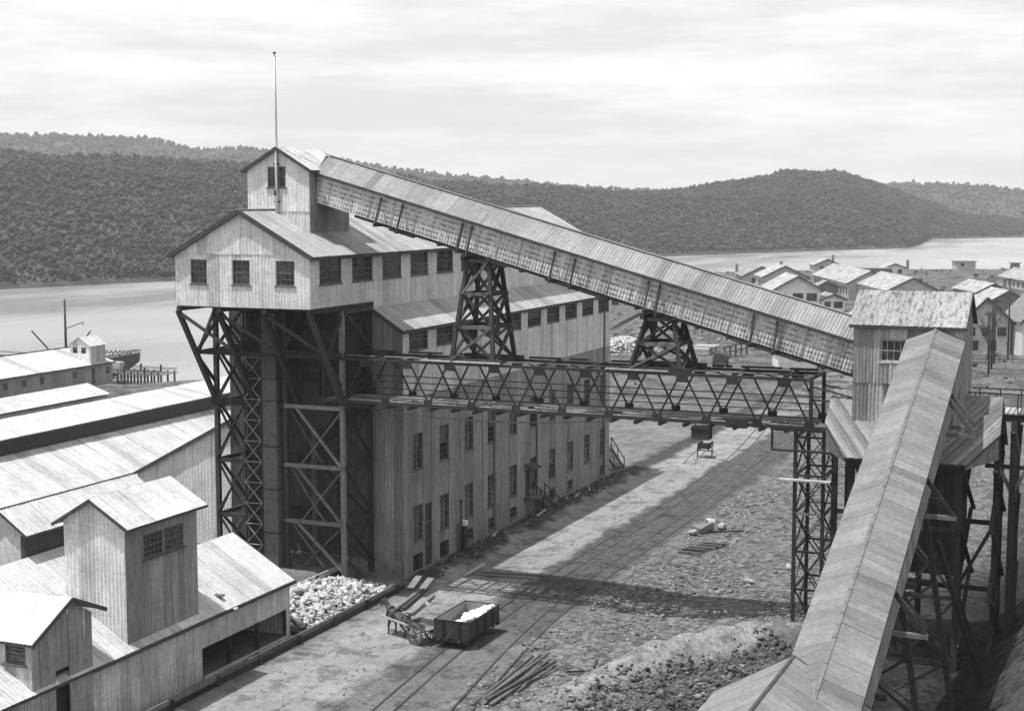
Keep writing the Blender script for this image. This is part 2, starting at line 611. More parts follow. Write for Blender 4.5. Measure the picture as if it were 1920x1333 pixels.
def b_ground(nt, bs):
    g = nt.nodes.new('ShaderNodeNewGeometry')
    sx = nt.nodes.new('ShaderNodeSeparateXYZ')
    nt.links.new(g.outputs['Position'], sx.inputs[0])
    X, Y, Z = sx.outputs
    w = world_vec(nt)
    wob = mth(nt, 'MULTIPLY', mth(nt, 'SUBTRACT', noise(nt, w, 0.35, 5, 0.65), 0.5), 3.2)
    xw = mth(nt, 'ADD', X, wob)
    n1 = noise(nt, w, 0.18, 6, 0.6)
    n2 = noise(nt, w, 1.9, 6, 0.68)
    n3 = noise(nt, w, 9.0, 4, 0.7)
    dirt = mapr(nt, n1, 0.36, 0.64, 0.155, 0.25)                          # pale dusty earth
    road = mapr(nt, n1, 0.36, 0.64, 0.26, 0.36)
    ball = mapr(nt, n2, 0.34, 0.66, 0.075, 0.13)                          # ash ballast
    rub = mapr(nt, n2, 0.38, 0.62, 0.09, 0.24)
    m_road = mth(nt, 'MULTIPLY', mapr(nt, xw, -45.2, -43.6, 0, 1, True), mapr(nt, xw, -37.9, -38.7, 0, 1, True))
    m_ball = mth(nt, 'MULTIPLY', mapr(nt, xw, -38.9, -38.1, 0, 1, True), mapr(nt, xw, -32.6, -33.6, 0, 1, True))
    yw = mth(nt, 'ADD', Y, wob)
    m_ball = mth(nt, 'MULTIPLY', m_ball, mapr(nt, yw, 74, 90, 0.35, 1, True))
    m_rub = mapr(nt, xw, -33.4, -31.6, 0, 1, True)
    m_rub = mth(nt, 'MULTIPLY', m_rub, mapr(nt, X, -8.0, -5.0, 1, 0.6))
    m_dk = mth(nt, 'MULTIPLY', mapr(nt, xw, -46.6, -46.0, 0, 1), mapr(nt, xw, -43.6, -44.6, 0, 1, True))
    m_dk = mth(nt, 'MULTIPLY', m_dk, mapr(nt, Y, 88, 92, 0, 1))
    v = mixf(nt, m_rub, dirt, rub)
    v = mixf(nt, m_road, v, road)
    v = mixf(nt, m_ball, v, ball)
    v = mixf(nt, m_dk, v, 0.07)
    spoil = mth(nt, 'MULTIPLY', mapr(nt, n2, 0.4, 0.55, 0, 1), mth(nt, 'MULTIPLY', mapr(nt, Y, 86, 82, 0, 1), mapr(nt, xw, -25, -23, 0, 0.85, True)))
    spoil = mth(nt, 'MULTIPLY', spoil, mapr(nt, X, -13, -11, 1, 0))
    v = mixf(nt, spoil, v, 0.06)
    crl = nt.nodes.new('ShaderNodeMath')                                      # pale dusty crest of the tip
    crl.operation = 'ADD'
    nt.links.new(mth(nt, 'MULTIPLY', mth(nt, 'ADD', X, 25.6), -0.87), crl.inputs[0])
    nt.links.new(mth(nt, 'MULTIPLY', mth(nt, 'SUBTRACT', Y, 74.8), 0.5), crl.inputs[1])
    cd_ = mth(nt, 'ADD', crl.outputs[0], mth(nt, 'MULTIPLY', wob, 0.3))
    m_cr = mth(nt, 'MULTIPLY', mapr(nt, mth(nt, 'ABSOLUTE', mth(nt, 'SUBTRACT', cd_, 0.3)), 1.0, 1.9, 1, 0, True), mth(nt, 'MULTIPLY', mapr(nt, Y, 70, 73, 0, 1), mapr(nt, Y, 90, 87, 0, 1)))
    v = mixf(nt, m_cr, v, mapr(nt, n2, 0.35, 0.65, 0.24, 0.36))
    n4r = noise(nt, w, 0.8, 5, 0.7)
    rut = noise(nt, world_vec(nt, (1.3, 0.09, 1)), 1.0, 6, 0.7)
    m_rut = mth(nt, 'MULTIPLY', mth(nt, 'MULTIPLY', mapr(nt, rut, 0.5, 0.66, 0, 0.42, True), mapr(nt, n4r, 0.42, 0.58, 0.15, 1)), mth(nt, 'MULTIPLY', mapr(nt, X, -45, -43, 0, 1), mapr(nt, X, -30, -32, 0, 1)))
    v = mth(nt, 'MULTIPLY', v, mth(nt, 'SUBTRACT', 1.0, m_rut))
    scrub = mth(nt, 'MULTIPLY', mapr(nt, Y, 165, 190, 0, 1), mapr(nt, n1, 0.44, 0.56, 0, 1))
    v = mixf(nt, scrub, v, mapr(nt, n2, 0.35, 0.65, 0.05, 0.13))
    v = mth(nt, 'MULTIPLY', v, mapr(nt, n3, 0.3, 0.7, 0.55, 1.3))
    n4 = noise(nt, w, 3.6, 5, 0.75)
    v = mth(nt, 'MULTIPLY', v, mapr(nt, n4, 0.56, 0.7, 1.0, 0.5, True))
    v = mth(nt, 'MULTIPLY', v, mapr(nt, n2, 0.3, 0.7, 0.7, 1.05))
    v = mth(nt, 'MULTIPLY', v, mapr(nt, xw, -12, -8, 0.80, 0.34, True))
    m_strip = mth(nt, 'MULTIPLY', mapr(nt, xw, -15.5, -13.5, 0, 1, True), mth(nt, 'MULTIPLY', mapr(nt, xw, -5.0, -7.5, 0, 1, True), mapr(nt, yw, 118, 100, 0, 1, True)))  # darker strip of ground under and right of the near gallery
    v = mth(nt, 'MULTIPLY', v, mixf(nt, m_strip, 1.0, 0.22))
    v = mth(nt, 'MULTIPLY', v, mapr(nt, noise(nt, w, 0.55, 7, 0.72), 0.50, 0.60, 1.08, 0.62, True))
    setcol(nt, bs, v, 0.95, 0.1)
    h = mth(nt, 'ADD', n3, n2)
    bump(nt, bs, h, 0.8, 0.05)
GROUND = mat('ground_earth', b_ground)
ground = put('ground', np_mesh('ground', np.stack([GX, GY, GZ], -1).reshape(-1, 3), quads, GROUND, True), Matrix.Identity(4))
tag(ground, kind='structure')

def b_water(nt, bs):
    w = world_vec(nt, (1, 1, 1))
    setcol(nt, bs, mapr(nt, noise(nt, w, 0.008, 3), 0.4, 0.6, 0.24, 0.30), 0.25, 0.5)
    wp = noise(nt, world_vec(nt, (1.0, 0.35, 1)), 0.012, 5, 0.65)                # cat's paws of wind
    nt.links.new(mapr(nt, wp, 0.42, 0.6, 0.14, 0.36), bs.inputs['Roughness'])
    bump(nt, bs, noise(nt, w, 0.35, 5, 0.6), 0.22, 0.5)
    bs.inputs['IOR'].default_value = 1.33
WATER = mat('bay_water', b_water)
wa = solid(None, 'water', WATER, [(-3900, -1500, WATER_Z), (3900, -1500, WATER_Z), (3900, 3900, WATER_Z), (-3900, 3900, WATER_Z)], [(0, 1, 2, 3)])
tag(wa, kind='structure')

def b_hill(nt, bs):
    w = world_vec(nt)
    n = noise(nt, w, 0.035, 8, 0.7)
    n2 = noise(nt, w, 0.25, 4, 0.7)
    v = mth(nt, 'MULTIPLY', mapr(nt, n, 0.35, 0.68, 0.022, 0.085), mapr(nt, n2, 0.3, 0.7, 0.6, 1.5))
    setcol(nt, bs, v, 0.95, 0.05)
    bump(nt, bs, n2, 1.0, 2.5)
HILLM = mat('hill_scrub', b_hill)
def b_forest(nt, bs):
    w = world_vec(nt)
    v = mapr(nt, noise(nt, w, 0.06, 4, 0.6), 0.35, 0.65, 0.028, 0.06)
    v = mth(nt, 'MULTIPLY', v, mapr(nt, noise(nt, w, 0.15, 3, 0.6), 0.3, 0.7, 0.65, 1.4))
    setcol(nt, bs, v, 0.9, 0.05)
FOREST = mat('forest_leaves', b_forest)

# bearings t = tan(angle from the view axis); shore distance, crest distance, crest height
def hill(name, tb, rows, seed):
    tb = np.array(tb, float)
    px = np.arange(-1700, 3700, 6.0)
    t = (px - 960) / 2850
    sh, cr_, cz = (np.interp(px, tb[:, 0], tb[:, k]) for k in (1, 2, 3))
    cr_ = cr_ + 60 * fbm(px / 90, px * 0, seed)
    cz = cz + 3.0 * fbm(px / 40, px * 0, seed + 4) * np.clip((cz + 8) / 40, 0, 1)
    s = np.concatenate([np.linspace(0, 1, rows), 1 + np.linspace(0.05, 1.0, 8)])
    S, T = np.meshgrid(s, t, indexing='ij')
    SH, CR, CZ = (np.broadcast_to(q, S.shape) for q in (sh, cr_, cz))
    D = np.where(S <= 1, SH + (CR - SH) * S, CR + (S - 1) * 700)
    prof = np.where(S <= 1, 1 - (1 - S) ** 1.45, 1 - 0.6 * (S - 1))
    L = T * D
    Xw, Yw = L * RT.x + D * FH.x, L * RT.y + D * FH.y
    Z = WATER_Z - 1.2 + (CZ - WATER_Z + 1.2) * prof
    env = np.clip(S * 3, 0, 1) * np.where(S > 0.93, np.clip((1.06 - S) * 7, 0.1, 1), 1)
    Z = Z + env * (14 * fbm(Xw / 110, Yw / 110, seed + 8) + 4 * fbm(Xw / 22, Yw / 22, seed + 9)) * np.clip((CZ + 8) / 50, 0.15, 1)
    nr, nc = S.shape
    ii = (np.arange(nr - 1)[:, None] * nc + np.arange(nc - 1)[None, :]).ravel()
    q = np.stack([ii, ii + nc, ii + nc + 1, ii + 1], 1)[:, ::-1]
    o = put(name, np_mesh(name, np.stack([Xw, Yw, Z], -1).reshape(-1, 3), q, HILLM, True), Matrix.Identity(4))
    tag(o, kind='structure')
    return Xw, Yw, Z, S

def crest(px, y, d):
    return CAMH + (373 - y) / 2850 * d
A_ = [(-1700, 520, 900, crest(0, 300, 900)), (-600, 540, 930, crest(0, 290, 930)), (0, 566, 950, crest(0, 290, 950)), (300, 622, 990, crest(0, 301, 990)), (460, 650, 1000, crest(0, 308, 1000)),
      (700, 700, 1060, crest(0, 333, 1060)), (930, 770, 1120, crest(0, 349, 1120)), (1100, 840, 1180, crest(0, 360, 1180)), (1190, 875, 1230, crest(0, 364, 1230)), (1250, 896, 1260, crest(0, 359, 1260)),
      (1400, 945, 1330, crest(0, 342, 1330)), (1480, 970, 1370, crest(0, 328, 1370)), (1560, 1000, 1400, crest(0, 324, 1400)), (1640, 1025, 1430, crest(0, 348, 1430)), (1700, 1047, 1450, crest(0, 369, 1450)),
      (1722, 1110, 1465, crest(0, 375, 1465)), (1740, 1290, 1480, crest(0, 381, 1480)), (1820, 1310, 1520, crest(0, 405, 1520)), (1900, 1334, 1560, crest(0, 412, 1560)), (2100, 1400, 1700, crest(0, 405, 1700)), (3700, 1500, 1900, crest(0, 380, 1900))]
B_ = [(-1700, 1500, 2200, crest(0, 265, 2200)), (-500, 1500, 2200, crest(0, 256, 2200)), (0, 1500, 2200, crest(0, 257, 2200)), (100, 1500, 2200, crest(0, 256, 2200)), (200, 1500, 2200, crest(0, 260, 2200)),
      (300, 1500, 2200, crest(0, 268, 2200)), (370, 1500, 2200, crest(0, 288, 2200)), (405, 1500, 2200, crest(0, 284, 2200)), (470, 1500, 2200, crest(0, 287, 2200)), (600, 1500, 2200, crest(0, 303, 2200)),
      (760, 1550, 2200, crest(0, 321, 2200)), (900, 1600, 2200, crest(0, 336, 2200)), (1000, 1600, 2200, crest(0, 347, 2200)), (1100, 1650, 2200, crest(0, 356, 2200)), (1190, 1700, 2200, crest(0, 363, 2200)),
      (1300, 1750, 2250, crest(0, 366, 2250)), (1560, 1800, 2300, crest(0, 362, 2300)), (1640, 1800, 2300, crest(0, 348, 2300)), (1690, 1800, 2300, crest(0, 343, 2300)), (1760, 1800, 2300, crest(0, 348, 2300)),
      (1850, 1850, 2300, crest(0, 355, 2300)), (1920, 1850, 2300, crest(0, 363, 2300)), (2300, 1900, 2300, crest(0, 370, 2300)), (3700, 1900, 2300, crest(0, 372, 2300))]
HA = hill('hills', A_, 46, 51)
HB = hill('hills', B_, 26, 71)

def forest(name, label, H, count, hmin, hmax, crest_extra, seed):
    Xw, Yw, Z, S = H
    r = np.random.default_rng(seed)
    nr, nc = S.shape
    c0, c1 = int((-120 + 1700) / 6), int((2040 + 1700) / 6)
    srow = np.searchsorted(S[:, 0], 1.0)
    # uniform over the hillside, with an extra line of trees along the crest
    w = np.hypot(np.diff(Xw, axis=0), np.diff(Yw, axis=0))[:srow, c0:c1] * np.hypot(np.diff(Xw, axis=1), np.diff(Yw, axis=1))[:srow, c0:c1]
    dens = 0.3 + 1.5 * np.clip(fbm(Xw[:srow, c0:c1] / 60, Yw[:srow, c0:c1] / 60, seed) + 0.5, 0, 1) ** 3
    w = (w * dens).ravel()
    cell = r.choice(len(w), count, p=w / w.sum())
    i, j = cell // (c1 - c0), cell % (c1 - c0) + c0
    ne = crest_extra
    i = np.concatenate([i, r.integers(srow - 3, srow, ne)])
    j = np.concatenate([j, r.integers(c0, c1, ne)])
    fu, fv = r.random(len(i)), r.random(len(i))
    lerp = lambda A: (A[i, j] * (1 - fu) * (1 - fv) + A[i + 1, j] * fu * (1 - fv) + A[i, j + 1] * (1 - fu) * fv + A[i + 1, j + 1] * fu * fv)
    bx, by, bz = lerp(Xw), lerp(Yw), lerp(Z)
    ok = bz > WATER_Z + 1.5
    bx, by, bz = bx[ok], by[ok], bz[ok]
    n = len(bx)
    hgt = r.uniform(hmin, hmax, n) * (0.65 + 1.2 * r.random(n) ** 4)
    # crown: squashed eight-point lump with jitter, plus a stem
    ang = np.linspace(0, 2 * np.pi, 5, endpoint=False)
    base = np.array([[0, 0, 1.0]] + [[math.cos(a), math.sin(a), 0.72] for a in ang] + [[math.cos(a + .6) * .85, math.sin(a + .6) * .85, 0.42] for a in ang] + [[0, 0, 0.0]])
    tr = []
    for k in range(5):
        k2 = (k + 1) % 5
        tr += [(0, 1 + k, 1 + k2), (1 + k, 6 + k, 1 + k2), (1 + k2, 6 + k, 6 + k2), (6 + k, 11, 6 + k2)]
    tr = np.array(tr)
    rad = hgt * r.uniform(0.32, 0.55, n)
    v = np.broadcast_to(base, (n,) + base.shape).copy()
    v += r.normal(0, 0.13, v.shape)
    v[:, 11] = (0, 0, -0.05)
    v[:, :, 0] *= rad[:, None]; v[:, :, 1] *= rad[:, None]; v[:, :, 2] *= hgt[:, None]
    v[:, :, 0] += bx[:, None]; v[:, :, 1] += by[:, None]; v[:, :, 2] += bz[:, None]
    f = (tr[None] + (np.arange(n) * 12)[:, None, None]).reshape(-1, 3)
    o = put(name, np_mesh(name, v.reshape(-1, 3), f, FOREST), Matrix.Identity(4))
    tag(o, label, 'forest', kind='stuff')
forest('forest', 'dark scrubby forest covering the hillsides across the bay', HA, 80000, 1.3, 2.4, 1300, 5)
forest('forest', 'pale distant forest on the far range behind the near hills', HB, 14000, 2.8, 4.4, 1300, 6)

# ------------------------------------------------------------------ mill building (main block, lean-to and upper storey)
XR, XL, Y0, Y1 = -46.6, -60.4, 91.6, 134.5             # main block
UX0, UX1, UY0 = -58.9, -48.76, 83.2                     # upper storey
EX, EZ, RXX, RZ = -48.4, 22.35, -53.83, 25.3            # upper eave and ridge
AX, AY, AZ = V((1, 0, 0)), V((0, 1, 0)), V((0, 0, 1))

mill = thing('mill_building', 'long four storey mill clad in pale corrugated iron beside the railway tracks', 'building', (XR, Y0, 0))
box(mill, 'core', DARK, XL + .1, XR - .45, Y0 + .45, Y1 - .1, -0.5, 16.9)
prism(mill, 'core', DARK, [(UX0 + .3, UY0 + .45, 19.2), (UX1 - .45, UY0 + .45, 19.2), (UX1 - .45, UY0 + .45, 22.2), (RXX, UY0 + .45, 25.0), (UX0 + .3, UY0 + .45, 22.2)], (0, Y1 - UY0 - 1, 0))
box(mill, 'core', DARK, XL + .1, UX1 - .45, Y0 + .45, Y1 - .1, 16.9, 19.3)
holes = []
for k in range(10):
    y = 93.05 + 4.3 * k
    holes += [(y, y + 1.55, 7.25, 9.8), (y, y + 1.55, 2.2, 4.75)]
    yc = 92.6 + 4.28 * k
    holes.append((yc, yc + 2.85, 15.6, 17.0))
    if k in (0, 1):
        holes.append((y, y + 1.5, -0.3, 1.3))
    elif k in (2, 3, 4, 6, 7, 9):
        holes.append((y + .1, y + 1.5, 0.45, 1.35))
holes += [(94.95, 96.0, 0.0, 4.6), (113.55, 114.5, 1.7, 3.9)]
clad(mill, 'wall_sheet', IRON_DUSTY_SHADED, (XR, 0, 0), AY, AZ, [(Y0, -0.4), (Y1, -0.4), (Y1, 12.4), (Y0, 12.4)], 0.8, [h for h in holes if h[3] < 12], ribs=3)
clad(mill, 'wall_sheet', IRON_UPPER, (XR, 0, 0), AY, AZ, [(Y0, 12.36), (Y1, 12.36), (Y1, 17.2), (Y0, 17.2)], 0.8, [h for h in holes if h[3] > 12], ribs=3, off=0.036)
for (a0, a1, b0, b1) in holes:
    if b1 > 16:
        window(mill, (XR, a0, b0), AY, AZ, a1 - a0, b1 - b0, 6, 4, inset=.13)
    elif a0 in (94.95, 113.55):
        d = box(mill, 'door', FASCIA, XR - .22, XR - .14, a0, a1, max(b0, 0), b1)
        box(d, 'handle', RAILM, XR - .14, XR - .08, a0 + .1, a0 + .16, b0 + 1.0, b0 + 1.2)
        for zz in (1.6, 3.2):
            if zz < b1 and b0 < 1: box(d, 'rail', TIMBER_MID, XR - .135, XR - .09, a0, a1, zz - .06, zz + .06)
    elif b0 < 0:
        box(mill, 'door', DARK, XR - .4, XR - .34, a0, a1, b0, b1)
    else:
        window(mill, (XR, a0, b0), AY, AZ, a1 - a0, b1 - b0, 2 if b1 - b0 > 2 else 3, 6 if b1 - b0 > 2 else 2, inset=.13)
for (a0, a1, b0, b1) in holes:                          # reveals, so that the openings have depth
    for s in ((a0 - .05, a0), (a1, a1 + .05)):
        box(mill, 'reveal', FRAME, XR - .42, XR - .012, s[0], s[1], b0, b1)
# hood over the middle door, steps to it
prism(mill, 'hood', TIMBER, [(XR, 113.2, 4.35), (XR + 1.0, 113.2, 4.05), (XR + 1.0, 113.2, 4.12), (XR, 113.2, 4.45)], (0, 1.7, 0))
# near wall
npoly = [(-49.35, 1.2), (XR, 1.2), (XR, 17.15), (UX1, 18.5), (-49.35, 18.5)]
clad(mill, 'wall_sheet', IRON_DUSTY_SHADED, (0, Y0, 0), AX, AZ, npoly, 0.7, ribs=3)
clad(mill, 'wall_sheet', IRON_OVERHANG_SHADE, (0, Y0, 0), AX, AZ, [(XL, 1.2), (-49.35, 1.2), (-49.35, 18.5), (XL, 18.5)], 0.8, ribs=3)
box(mill, 'plinth', CONCRETE, XL, XR - .06, Y0 - .12, Y0 + .4, -0.5, 1.2)
box(mill, 'plinth', CONCRETE, XR - .06, XR + .07, Y0 - .12, Y1, -0.6, 0.12)
# lean-to roof
ev = V((UX1 - XR - .25, 0, 18.62 - 17.1))
clad(mill, 'roof_sheet', IRON_ROOF, (XR + .25, 0, 17.12), AY, ev, [(Y0 - .3, 0), (Y1 + .2, 0), (Y1 + .2, ev.length), (Y0 - .3, ev.length)], 0.8, ribs=3)
beam(mill, 'fascia', FASCIA, (XR + .2, Y0 - .28, 17.0), (XR + .2, Y1 + .2, 17.0), .1, .2)
beam(mill, 'fascia', FASCIA, (XR + .22, Y0 - .3, 17.03), (UX1, Y0 - .3, 18.52), .08, .22)
prism(mill, 'roof_deck', FASCIA, [(XR + .15, Y0 - .2, 17.04), (UX1, Y0 - .2, 18.5), (UX1, Y0 - .2, 18.3), (XR + .15, Y0 - .2, 16.95)], (0, Y1 - Y0 + .3, 0))
# far gable end (plain sheets)
clad(mill, 'wall_sheet', IRON_DUSTY_SHADED, (0, Y1, 0), -AX, AZ, [(-XR, -0.4), (-XL, -0.4), (-XL, 18.5), (-UX1, 18.5), (-XR, 17.15)], 1.2, ribs=3)
# downpipes on the long wall
for y in (132.6, 107.0, 115.9):
    beam(mill, 'downpipe', TIMBER_MID, (XR + .1, y, 0.3), (XR + .1, y, 16.9 if y > 120 else 9.0), .12)
# upper storey
uh = [(84.35 + 4.3 * k, 87.15 + 4.3 * k, 20.55, 22.2) for k in range(11)]
clad(mill, 'wall_sheet', IRON_UPPER, (UX1, 0, 0), AY, AZ, [(UY0, 19.07), (Y0, 19.07), (Y0, 22.45), (UY0, 22.45)], 0.8, [h for h in uh if h[1] < Y0], ribs=3)
clad(mill, 'wall_sheet', IRON_UPPER, (UX1, 0, 0), AY, AZ, [(Y0, 18.5), (134.3, 18.5), (134.3, 22.45), (Y0, 22.45)], 0.8, [h for h in uh if h[1] > Y0], ribs=3)
for (a0, a1, b0, b1) in uh:
    window(mill, (UX1, a0, b0), AY, AZ, a1 - a0, b1 - b0, 8, 4, inset=.12)
    for s in ((a0 - .05, a0), (a1, a1 + .05)):
        box(mill, 'reveal', FRAME, UX1 - .42, UX1 - .012, s[0], s[1], b0, b1)
gh = [(-57.7, -56.45, 20.5, 22.08), (-54.5, -53.2, 20.5, 22.08), (-51.25, -49.9, 20.5, 22.08)]
clad(mill, 'wall_sheet', IRON_WHITE, (0, UY0, 0), AX, AZ, [(UX0, 19.05), (UX1, 19.05), (UX1, 22.48), (UX0, 22.48)], 0.8, gh, ribs=3)
clad(mill, 'wall_sheet', IRON_WHITE, (0, UY0, 0), AX, AZ, [(UX0, 22.45), (UX1, 22.45), (RXX, 25.2)], 0.8, ribs=3, off=0.038)
for (a0, a1, b0, b1) in gh:
    window(mill, (a0, UY0, b0), AX, AZ, a1 - a0, b1 - b0, 4, 4, inset=.10)
    for s in ((a0 - .05, a0), (a1, a1 + .05)):
        box(mill, 'reveal', FRAME, s[0], s[1], UY0 + .012, UY0 + .42, b0, b1)
clad(mill, 'wall_sheet', IRON_UPPER, (UX0, 0, 0), -AY, AZ, [(-134.3, 19.05), (-UY0, 19.05), (-UY0, 22.45), (-134.3, 22.45)], 1.6, ribs=3)
box(mill, 'floor', FASCIA, UX0 + .05, UX1 - .05, UY0 + .05, Y0 - .02, 18.96, 19.18)
for x in (UX0 + .15, -55.6, -52.2, UX1 - .15):
    box(mill, 'joist', TIMBER, x - .14, x + .14, UY0 + .02, Y0 - .1, 18.7, 18.96)
rv = V((RXX - EX, 0, RZ - EZ))
clad(mill, 'roof_sheet', IRON_ROOF, (EX, 0, EZ), AY, rv, [(UY0 - .3, 0), (134.6, 0), (134.6, rv.length), (UY0 - .3, rv.length)], 0.8, ribs=3)
lx = 2 * RXX - EX
lv = V((RXX - lx, 0, RZ - EZ))
clad(mill, 'roof_sheet', IRON_ROOF, (lx, 0, EZ), -AY, lv, [(-134.6, 0), (-UY0 + .3, 0), (-UY0 + .3, lv.length), (-134.6, lv.length)], 1.6, ribs=3)
prism(mill, 'roof_deck', FASCIA, [(EX - .04, UY0 - .26, EZ - .03), (RXX, UY0 - .26, RZ - .05), (lx + .04, UY0 - .26, EZ - .03), (lx + .1, UY0 - .26, EZ - .2), (RXX, UY0 - .26, RZ - .25), (EX - .1, UY0 - .26, EZ - .2)], (0, 134.55 - UY0 + .26, 0))
for x in (EX, lx):
    beam(mill, 'barge_board', FASCIA, (x, UY0 - .32, EZ - .12), (RXX, UY0 - .32, RZ - .1), .09, .3)
    beam(mill, 'fascia', FASCIA, (x, UY0 - .3, EZ - .1), (x, 134.6, EZ - .1), .08, .18)
beam(mill, 'ridge_cap', IRON_UPPER, (RXX, UY0 - .3, RZ + .02), (RXX, 134.6, RZ + .02), .4, .06)
clad(mill, 'wall_sheet', IRON_UPPER, (0, 134.3, 0), -AX, AZ, [(-UX1, 18), (-UX0, 18), (-UX0, 22.4), (-RXX, 25.2), (-UX1, 22.4)], 1.6, ribs=3)

# ------------------------------------------------------------------ head house and flagpole on the mill roof
hh = thing('head_house', 'small gabled iron head house on the mill roof at the top of the sloping gallery', 'head house', (-53.4, 87.1, 24))
HX0, HX1, HY0, HY1, HE, HR = -55.75, -51.0, 87.1, 92.4, 28.0, 29.4
HXc = (HX0 + HX1) / 2
box(hh, 'core', DARK, HX0 + .1, HX1 - .3, HY0 + .35, HY1 - .1, 22.6, 27.9)
hw = [(-54.16, -52.8, 26.75, 28.1)]
clad(hh, 'wall_sheet', IRON_WHITE, (0, HY0, 0), AX, AZ, [(HX0, 25.15), (HX1, 25.15), (HX1, HE), (HXc, HR - .05), (HX0, HE)], 0.8, hw, ribs=3)
clad(hh, 'wall_sheet', IRON_WHITE, (0, HY0, 0), AX, AZ, [(HX0, 23.2), (HX1, 23.2), (HX1, 25.18), (HX0, 25.18)], 0.8, ribs=3, off=-.038)
window(hh, (-54.16, HY0, 26.75), AX, AZ, 1.36, 1.35, 4, 4, inset=.08)
clad(hh, 'wall_sheet', IRON_DUSTY_SHADED, (HX1, 0, 0), AY, AZ, [(HY0, 23.2), (HY1, 23.2), (HY1, HE), (HY0, HE)], 0.8, ribs=3)  # darker than the front: this wall's shade is in the colour
clad(hh, 'wall_sheet', IRON_UPPER, (HX0, 0, 0), -AY, AZ, [(-HY1, 23.2), (-HY0, 23.2), (-HY0, HE), (-HY1, HE)], 0.8, ribs=3)
clad(hh, 'wall_sheet', IRON_UPPER, (0, HY1, 0), -AX, AZ, [(-HX1, 23.2), (-HX0, 23.2), (-HX0, HE), (-HXc, HR - .05), (-HX1, HE)], 0.8, ribs=3)
for sx in (1, -1):
    ex = HXc + sx * 2.68
    sv = V((HXc - ex, 0, HR - HE + .18))
    O = (ex, 0, HE - .16)
    if sx > 0:
        clad(hh, 'roof_sheet', IRON_PALE, O, AY, sv, [(HY0 - .3, 0), (HY1 + .3, 0), (HY1 + .3, sv.length), (HY0 - .3, sv.length)], 0.8, ribs=3)
    else:
        clad(hh, 'roof_sheet', IRON_PALE, O, -AY, sv, [(-HY1 - .3, 0), (-HY0 + .3, 0), (-HY0 + .3, sv.length), (-HY1 - .3, sv.length)], 0.8, ribs=3)
    beam(hh, 'barge_board', FASCIA, (ex, HY0 - .3, HE - .26), (HXc, HY0 - .3, HR - .09), .07, .2)
    prism(hh, 'roof_deck', FASCIA, [(ex, HY0 - .24, HE - .2), (HXc, HY0 - .24, HR - .04), (HXc, HY0 - .24, HR - .2), (ex, HY0 - .24, HE - .3)], (0, HY1 - HY0 + .48, 0))

def lathe(parent, name, mt, base, prof, seg=12, tilt=None):
    vs_, fs = [], []
    for (r_, z) in prof:
        for k in range(seg):
            a = 2 * math.pi * k / seg
            vs_.append((r_ * math.cos(a), r_ * math.sin(a), z))
    n = len(prof)
    for i in range(n - 1):
        for k in range(seg):
            k2 = (k + 1) % seg
            fs.append((i * seg + k, i * seg + k2, (i + 1) * seg + k2, (i + 1) * seg + k))
    fs.append(tuple(range((n - 1) * seg, n * seg)))
    fs.append(tuple(range(seg - 1, -1, -1)))
    M = Matrix.Translation(V(base))
    if tilt: M = M @ tilt
    return put(name, pymesh(name, vs_, fs, mt, True), M, parent)

fp = thing('flagpole', 'tall thin white flagpole fixed to the front of the head house', 'flagpole', (-53.39, 86.9, 24.9))
lathe(fp, 'pole', HOUSE_WALL_WH, (-53.39, 86.9, 25.1), [(.09, 0), (.085, 3), (.06, 7), (.045, 10.3)], 10)
lathe(fp, 'truck', FASCIA, (-53.39, 86.9, 35.4), [(.05, 0), (.11, .03), (.11, .1), (.03, .14)], 10)
box(fp, 'bracket', FASCIA, -53.55, -53.23, 86.86, 87.06, 25.75, 25.87)
box(fp, 'bracket', FASCIA, -53.55, -53.23, 86.86, 87.06, 28.2, 28.32)
beam(fp, 'halyard', FASCIA, (-53.25, 86.9, 25.9), (-53.33, 86.9, 35.3), .02)
box(fp, 'cleat', FASCIA, -53.5, -53.36, 86.75, 86.83, 26.2, 26.55)

# ------------------------------------------------------------------ inclined conveyor gallery
gal = thing('conveyor_gallery', 'long inclined conveyor gallery of weathered iron carried over the bridge to the mill roof', 'gallery', (-15.4, 89.3, 15.8))
GS = 0.2777
gang = math.atan(GS)
ze = lambda x: 27.89 + (-51.04 - x) * GS
gu = V((math.cos(gang), 0, -math.sin(gang)))
gv = V((math.sin(gang), 0, math.cos(gang)))
GX0, GX1 = -51.0, -15.2
GL = (GX1 - GX0) / math.cos(gang)
GH = 2.12 * math.cos(gang)
prof = [(0, 88.07, -2.06), (0, 90.53, -2.06), (0, 90.53, -.02), (0, 89.3, .98), (0, 88.07, -.02)]
prism(gal, 'core', TIMBER_MID, [(GX0, p[1], ze(GX0) + p[2]) for p in prof], gu * GL)
clad(gal, 'wall_sheet', IRON_GALLERY, V((GX0, 88.0, ze(GX0))) - gv * GH, gu, gv, [(GH * GS, 0), (GL, 0), (GL, GH), (0, GH)], 0.62, ribs=3)
clad(gal, 'wall_sheet', IRON_GALLERY, V((GX0, 90.6, ze(GX0))) - gv * GH, -gu, gv, [(-GL, 0), (-GH * GS, 0), (0, GH), (-GL, GH)], 1.3, ribs=3)
